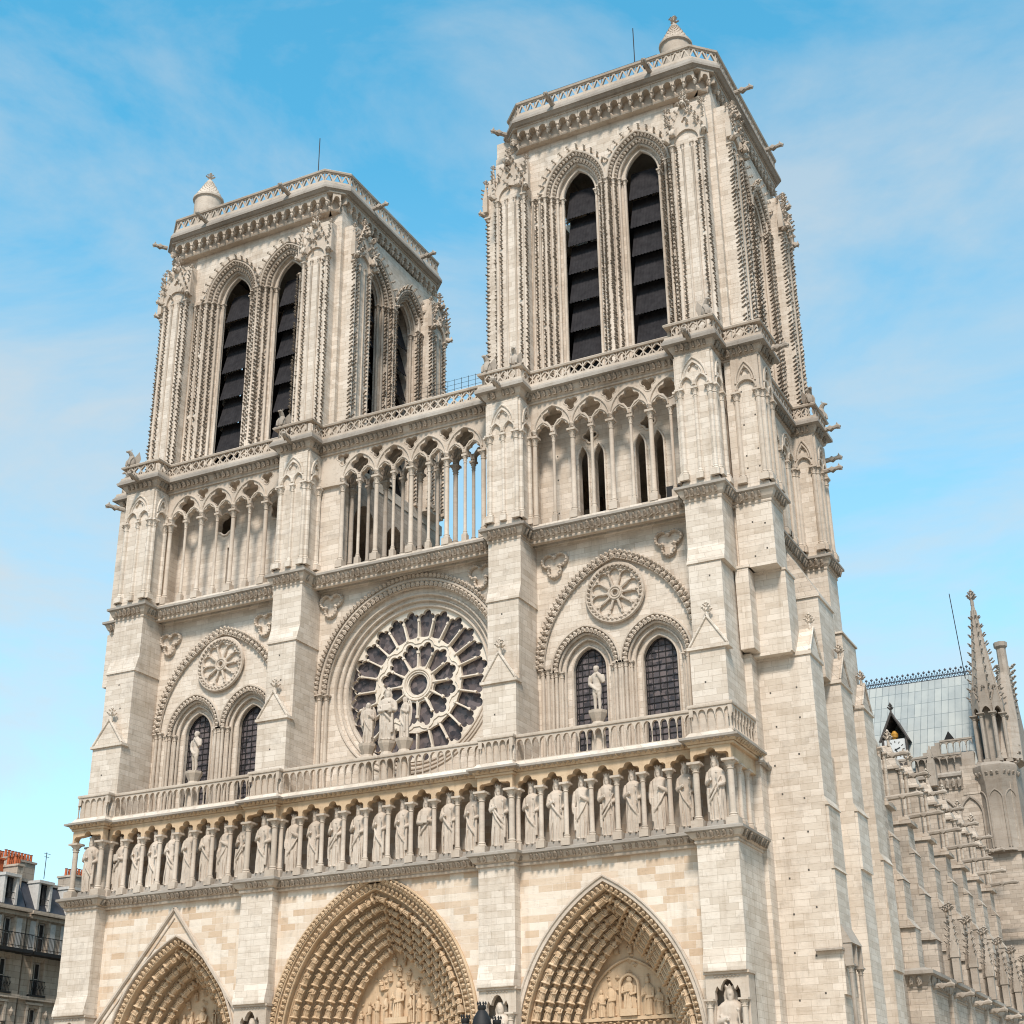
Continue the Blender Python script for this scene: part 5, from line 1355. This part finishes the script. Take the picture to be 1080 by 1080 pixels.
# south gable seen edge on, with its crockets and statue
mb = MB()
mb.add(tf(plate([(0, 32.5), (14, 32.5), (7, 43.6)], [], 0, 1.0), T(26.0, 59.6, 0, rz=PI/2)))
mb.box(23.2, 26.0, 59.25, 73, 0, 32.5)
for q in range(16):
    t_ = q/16; mb.add(tf(CROCKET, T(26.1, 59.6+7*t_, 32.9+11.1*t_, rz=PI/2, s=.7))); mb.add(tf(CROCKET, T(25.0, 59.6+7*t_, 32.9+11.1*t_, rz=0, s=.7)))
mb.add(lathe([(.45, 41.5), (.42, 44.0), (.6, 44.2), (.62, 44.6)], 8, 26.0, 62.5))
mb.add(tube([(25.5, 60.6, 33), (25.7, 61.5, 37), (25.9, 62.5, 41.6)], [1.3, 1.0, .5], 8))
mb.build('gable', 'grey_carved', tro)
mb = MB()
for x in (19.9, 22.0): mb.add(tube([(px, 58.93, pz) for px, pz in arc(x, .95, 1.6, 28.6, 0, 10, legs=25.6)], .12, 6))
mb.box(15.5, 26.3, 58.8, 59.0, 25.2, 25.5).box(14, 26.2, 58.2, 58.4, 18.6, 18.9)
mb.add(tube([(17.4, 58.9, 25.4), (17.4, 58.9, 31)], .12, 6)); mb.box(16.2, 16.5, 58.75, 59, 18.8, 31).box(19.0-.15, 19.15, 58.75, 59, 25.4, 31)
mb.build('blind_arcade', 'grey_carved', tro)
# clock dormer on the transept roof
mb = MB(); cx_, y_ = 16.0, 59.7
mb.box(cx_-1.0, cx_+1.0, y_+.3, y_+3.2, 33, 36.2)
mb.add(piece([(cx_-1.25, y_, 36.2), (cx_, y_, 38.7), (cx_+1.25, y_, 36.2), (cx_-1.25, y_+4, 36.2), (cx_, y_+4, 38.7), (cx_+1.25, y_+4, 36.2)], [(0, 1, 4, 3), (1, 2, 5, 4)]))
for s_ in (-1, 1): mb.add(tube([(cx_+s_*1.3, y_-.02, 36.1), (cx_, y_-.02, 38.75)], .11, 5)).add(tube([(cx_+s_*1.05, y_+.05, 33.5), (cx_+s_*1.05, y_+.05, 36.3)], .1, 5))
mb.box(cx_-1.1, cx_+1.1, y_-.05, y_+.2, 33.6, 34.3); mb.add(tf(finial(1.1, .3), T(cx_, y_, 38.6)))
dm = mb.build('clock_dormer', 'wood', tro)
mb = MB(); mb.box(cx_-.95, cx_+.95, y_+.2, y_+.28, 34.4, 36.3); mb.build('clock_face', 'clock', dm)
mb = MB()
for k in range(12):
    a = PI/6*k; mb.add(tf(box(-.035, .035, -.02, .0, .62, .8), T(cx_, y_+.2, 35.35, ry=a)))
mb.add(tf(box(-.04, .04, -.04, -.0, -.1, .45), T(cx_, y_+.19, 35.35, ry=1.2))).add(tf(box(-.03, .03, -.06, -.02, -.1, .65), T(cx_, y_+.19, 35.35, ry=2.6)))
mb.build('clock_hands', 'iron', dm)
MB().add(lathe([(.05, 36.3), (.3, 36.5), (.34, 36.8), (.12, 37.1)], 8, cx_, y_+.4)).build('gilt_ornament', 'gold', dm)
MB().add(piece([(20.0, 61.0, 35.7), (21.2, 61.0, 35.7), (20.6, 60.9, 36.7), (20.6, 62.2, 36.7)], [(0, 1, 2), (1, 3, 2), (0, 2, 3)])).build('roof_vent', 'iron', tro)
MB().add(tube([(22.9, 60.0, 41.0), (22.55, 60.0, 49.2)], .04, 5)).build('lightning_rod', 'iron', tro)
for x, y, z in ((19.3, 57.9, 33.2), (14.0, 50, 30.2), (15.4, 46, 30.6)):
    mb = MB().add(tf(join([box(-.35, .35, -.35, .35, -2, 0), lathe([(.45, 0), (.06, 1.6)], 4, ph=PI/4), finial(.9, .35)]), T(x, y, z)))
    mb.build('pinnacle', 'grey_carved', tro)

# ============================================================ STATUES (they stand on the building: things of their own)
vars_ = [remesh(statue_piece(s_, 3.35), .022, 'king_statue', 'statue') for s_ in (1, 2, 4, 7, 11, 15, 17, 19, 23, 26)]
PLN = MB().add(piece([(-.56, -.45, -.26), (.56, -.45, -.26), (.56, .4, -.26), (-.56, .4, -.26), (-.48, -.42, .05), (.48, -.42, .05), (.48, .35, .05), (-.48, .35, .05)], [(0, 1, 5, 4), (1, 2, 6, 5), (2, 3, 7, 6), (3, 0, 4, 7), (4, 5, 6, 7)])).mesh('plinth'); PLN.materials.append(M['ledge'])
order = sorted(STP, key=lambda p: p[0])
where = []
nb = [8, 9, 7]; names = ['the left bay, over the northern portal', 'the middle bay, under the rose window', 'the right bay, over the southern portal']
ordn = ['first', 'second', 'third', 'fourth', 'fifth', 'sixth', 'seventh', 'eighth', 'ninth']
cnt = {0: 0, 1: 0, 2: 0}
for k, (x, y) in enumerate(order):
    hit = [i for i, (a, b) in enumerate(BX) if a < x < b]
    if hit:
        i = hit[0]
        lab = ['leftmost crowned king statue of the long gallery, on the end buttress', 'crowned king statue standing forward on the buttress left of the rose window', 'crowned king statue standing forward on the buttress right of the rose window', 'rightmost crowned king statue of the long gallery, on the corner buttress'][i]
    else:
        i = [j for j, (a, b) in enumerate(BAYS) if a < x < b][0]; lab = '%s crowned king statue from the left within %s' % (ordn[cnt[i]], names[i]); cnt[i] += 1
    v = vars_[(k*7+k//3) % 10]
    o = thing('king_statue', lab, 'statue', (x, y, 16.86), rnd.uniform(-.25, .3), 'crowned kings standing in the gallery', v)
    link('plinth', PLN, o, loc=(0, 0, 0))
    o.scale = (rnd.uniform(.84, .90), .92, rnd.uniform(.985, 1.01))
ped = join([lathe([(.42, 22.3), (.42, 23.3), (.52, 23.4), (.5, 23.5)], 8)])
for x, y in ((-.05, -1.2), (-1.35, -1.2), (1.1, -1.2), (12.95, -1.0), (-13.85, -1.0)):
    MB().add(tf(lathe([(.45, 21.2), (.38, 22.6), (.42, 22.9), (.30, 23.1), (.52, 23.55), (.54, 23.7)], 8), T(x, y, 0))).build('pedestal', 'carved', cath)
thing('virgin_statue', 'stone woman holding a child, middle and tallest figure before the rose window', 'statue', (-.05, -1.2, 23.7), .25, None, remesh(statue_piece(21, 3.1, child=True), .032, 'virgin_statue', 'statue'))
an = remesh(statue_piece(22, 2.55, wings=True, crown=False), .03, 'angel_statue', 'statue')
thing('angel_statue', 'winged stone angel left of the woman and child before the rose window', 'statue', (-1.35, -1.2, 23.7), .5, 'angels before the rose window', an).scale = (.8, .85, 1)
thing('angel_statue', 'winged stone angel right of the woman and child before the rose window', 'statue', (1.1, -1.2, 23.7), -.4, 'angels before the rose window', an).scale = (.8, .85, 1)
thing('nude_statue', 'slender nude stone figure in front of the right-hand bay windows', 'statue', (12.95, -1.0, 23.7), .1, None, remesh(statue_piece(31, 2.6, crown=False, nude=True), .028, 'nude_statue', 'statue'))
thing('nude_statue', 'slender nude stone figure in front of the left-hand bay windows', 'statue', (-13.85, -1.0, 23.7), -.2, None, remesh(statue_piece(33, 2.6, crown=False, nude=True), .028, 'nude_statue', 'statue'))
for i, (x0, x1) in enumerate(BX):
    ye = YE if i in (0, 3) else YB
    thing('niche_statue', ['robed stone statue in the niche left of the northern portal', 'robed stone statue in the niche between northern and central portals', 'robed stone statue in the niche behind the lamp, between central and southern portals', 'robed stone statue in the niche right of the southern portal'][i], 'statue', ((x0+x1)/2, ye+.42, 5.1), .1*(i-1), 'statues in the portal niches', remesh(statue_piece(40+i, 4.15, crown=(i == 3)), .04, 'niche_statue', 'statue'))

# ============================================================ APARTMENT HOUSES (left edge)
def apartment(x, y0, y1, zc, zr, label, cols, seed, stack_y):
    """street front faces +X at x; cornice height zc, roof top zr"""
    r = random.Random(seed); root = thing('apartment_building', label, 'building', (x, (y0+y1)/2, 0))
    def P(o): o.location = (-x, -(y0+y1)/2, 0); return o
    floors = [(3.9, 6.6), (7.2, 9.9), (10.3, 12.4), (13.3, 15.6), (16.2, 18.4)]
    hs_ = []
    for yc in cols:
        for z0, z1 in floors: hs_.append([(yc-.55, z0), (yc+.55, z0), (yc+.55, z1), (yc-.55, z1)])
    mb = MB().add(tf(plate([(y0, 0), (y1, 0), (y1, zc), (y0, zc)], hs_, 0, .5), T(x, 0, 0, rz=PI/2)))
    mb.box(x-10, x-.5, y0, y1, 0, zc)
    P(mb.build('wall', 'plaster', root))
    mb = MB()
    for z, d in ((zc-.25, .5), (12.9, .25), (6.9, .2), (zc-.55, .25)): mb.box(x, x+d, y0, y1, z, z+.25)
    for yc in cols:
        for z0, z1 in floors: mb.box(x, x+.10, yc-.75, yc-.55, z0, z1+.2).box(x, x+.10, yc+.55, yc+.75, z0, z1+.2).box(x, x+.16, yc-.85, yc+.85, z1+.2, z1+.36)
        mb.add(tf(octa(.5), T(x+.1, yc+1.25, 12.0, s=(.3, .5, .7))))
    P(mb.build('cornice', 'plaster', root))
    for yc in cols:
        for z0, z1 in floors:
            w_ = MB().box(x-.42, x-.36, yc-.55, yc+.55, z0, z1); o = P(w_.build('window', 'winglass', root))
            f = MB().box(x-.36, x-.30, yc-.04, yc+.04, z0, z1).box(x-.36, x-.30, yc-.55, yc-.47, z0, z1).box(x-.36, x-.30, yc+.47, yc+.55, z0, z1).box(x-.36, x-.30, yc-.55, yc+.55, z1-.1, z1).box(x-.36, x-.30, yc-.55, yc+.55, z0+1.1, z0+1.16)
            f.build('window_frame', 'white', o)
            if z0 > 15 or (13 < z0 < 14 and r.random() < .4):
                for s_ in (-1, 1): P(MB().box(x+.02, x+.08, yc+s_*.95-.35, yc+s_*.95+.35, z0, z1).build('shutter', 'white', root))
    mb = MB()
    for z in (16.2,):
        mb.box(x, x+1.0, y0, y1, z-.28, z-.04)
        for q in range(int((y1-y0)/.14)): mb.box(x+.92, x+.945, y0+q*.14, y0+q*.14+.025, z, z+1.0)
        mb.box(x+.9, x+.96, y0, y1, z+.98, z+1.03).box(x+.9, x+.96, y0, y1, z+.12, z+.15)
    P(mb.build('balcony', 'iron', root))
    for z0, _ in floors[:4]:
        for yc in cols:
            mb = MB()
            for q in range(11): mb.box(x+.12, x+.145, yc-.7+q*.14, yc-.675+q*.14, z0, z0+.95)
            mb.box(x+.10, x+.17, yc-.75, yc+.75, z0+.93, z0+.98); mb.box(x+.0, x+.3, yc-.8, yc+.8, z0-.14, z0-.02)
            for q in range(5): mb.add(tube([(x+.14, yc-.56+q*.28, z0+.3), (x+.2, yc-.42+q*.28, z0+.5), (x+.14, yc-.28+q*.28, z0+.7)], .02, 4))
            P(mb.build('window_railing', 'iron', root))
    # mansard
    mb = MB(); mb.add(piece([(x-.15, y0, zc), (x-.15, y1, zc), (x-1.4, y1, zr-.5), (x-1.4, y0, zr-.5), (x-5, y1, zr+.2), (x-5, y0, zr+.2), (x-10, y0, zc), (x-10, y1, zc)], [(0, 1, 2, 3), (3, 2, 4, 5), (0, 3, 5, 6), (1, 7, 4, 2), (5, 4, 7, 6)]))
    P(mb.build('mansard_roof', 'zinc', root))
    P(MB().box(x-1.6, x-1.2, y0, y1, zr-.62, zr-.42).build('roof_edge', 'ledge', root))
    for yc in cols:
        mb = MB().box(x-1.4, x-.12, yc-.72, yc-.5, zc+.2, zc+2.2).box(x-1.4, x-.12, yc+.5, yc+.72, zc+.2, zc+2.2).box(x-1.5, x-.02, yc-.8, yc+.8, zc+2.15, zc+2.35)
        d = P(mb.build('dormer', 'white', root)); MB().box(x-.6, x-.5, yc-.5, yc+.5, zc+.2, zc+2.2).build('dormer_glass', 'winglass', d); 
        MB().box(x-.5, x-.44, yc-.03, yc+.03, zc+.2, zc+2.2).box(x-.2, x-.17, yc-.5, yc+.5, zc+1.0, zc+1.05).box(x-.2, x-.17, yc-.5, yc+.5, zc+.6, zc+.64).build('dormer_frame', 'iron', d)
    for (ya, yb, z1, mat, xf) in stack_y:
        mb = MB().box(x-xf-1.7, x-xf, ya, yb, zc, z1).box(x-xf-1.8, x-xf+.1, ya-.08, yb+.08, z1-.15, z1)
        c = P(mb.build('chimney', mat, root)); n_ = max(3, int((yb-ya)/.32))
        for q in range(n_):
            for xx in (-xf-.4, -xf-1.1): MB().add(lathe([(.12, z1), (.10, z1+.55), (.14, z1+.6)], 8, x+xx, ya+(q+.5)*(yb-ya)/n_)).build('chimney_pot', 'chimney_pot', c)
    return root
apartment(-38, -6, 11.1, 19.1, 22.1, 'pale stone apartment house at the far left edge with red chimneys and open balcony doors', [-4.2, -.9, 2.5, 5.9, 9.35], 1, [(7.6, 10.75, 23.0, 'chimney_pot', 2.6), (10.8, 11.35, 22.5, 'plaster', 1.2), (-1, 1, 22.9, 'chimney_pot', 3)])
apartment(-38.2, 11.45, 30, 19.1, 22.0, 'darker apartment house with slate mansard roof, beside the cathedral left edge', [13.0, 16.2, 19.5, 23, 26.5], 5, [(12.6, 15.6, 23.6, 'plaster', 4.0), (20, 22.5, 23.4, 'plaster', 4.0)])
thing('roof_aerial', 'thin television aerial on the dark mansard roof beside the cathedral', 'aerial', (-40, 14.4, 22.3), 0, None, (lambda mb: (mb.mesh('roof_aerial')))(MB().add(tube([(0, 0, -.3), (0, 0, 1.7)], .03, 5)).add(tube([(0, -.3, 1.6), (0, .4, 1.6)], .02, 4)).add(tube([(0, -.2, 1.35), (0, .3, 1.35)], .02, 4)))).data.materials.append(M['iron'])

# ============================================================ STREET LAMP
LX, LY = 25.93, -39.0
lamp = thing('street_lamp', 'black ornate street lamp with crowned lanterns rising in front of the central portal', 'street lamp', (LX, LY, .12))
mb = MB().add(lathe([(.32, 0), (.32, .3), (.22, .4), (.2, .9), (.12, 1.1), (.075, 1.3), (.06, 3.1), (.1, 3.15), (.06, 3.3), (.05, 3.75)], 14))
for a in (0, PI): mb.add(tube([(0, 0, 3.2), (math.cos(a)*.25, math.sin(a)*.25, 3.15), (math.cos(a)*.42, math.sin(a)*.42, 3.35), (math.cos(a)*.42, math.sin(a)*.42, 3.55)], .03, 7))
mb.build('post', 'iron', lamp, smooth=40)
lant = MB()
lant.add(lathe([(.10, -.12), (.14, -.08), (.12, 0), (.15, .02)], 12)); lant.add(lathe([(.235, .50), (.24, .56), (.22, .60), (.19, .72), (.12, .84), (.07, .90)], 16))
for k in range(6): a = PI/3*k; lant.add(tube([(math.cos(a)*.14, math.sin(a)*.14, 0), (math.cos(a)*.225, math.sin(a)*.225, .52)], .012, 5))
lant.add(lathe([(.075, .88), (.10, .91), (.10, .97), (.08, .99)], 12))
for k in range(8): a = PI/4*k; lant.add(tf(octa(.5), T(math.cos(a)*.10, math.sin(a)*.10, 1.03, s=(.05, .05, .11))))
m, N_, L_, B_ = newmat('lantern_glass'); B_.inputs['Base Color'].default_value = (.5, .52, .52, 1); B_.inputs['Roughness'].default_value = .1; B_.inputs['Transmission Weight'].default_value = .6; M['lglass'] = m
lm = lant.mesh('lantern', 40); lm.materials.append(M['iron'])
gl = MB().add(lathe([(.13, .01), (.215, .5)], 6)).mesh('lantern_glass'); gl.materials.append(M['lglass'])
for x, y, z in ((0, 0, 3.95), (-.40, -.06, 3.68), (.36, .06, 3.62)):
    o = link('lantern', lm, lamp, loc=(x, y, z)); link('lantern_glass', gl, o)
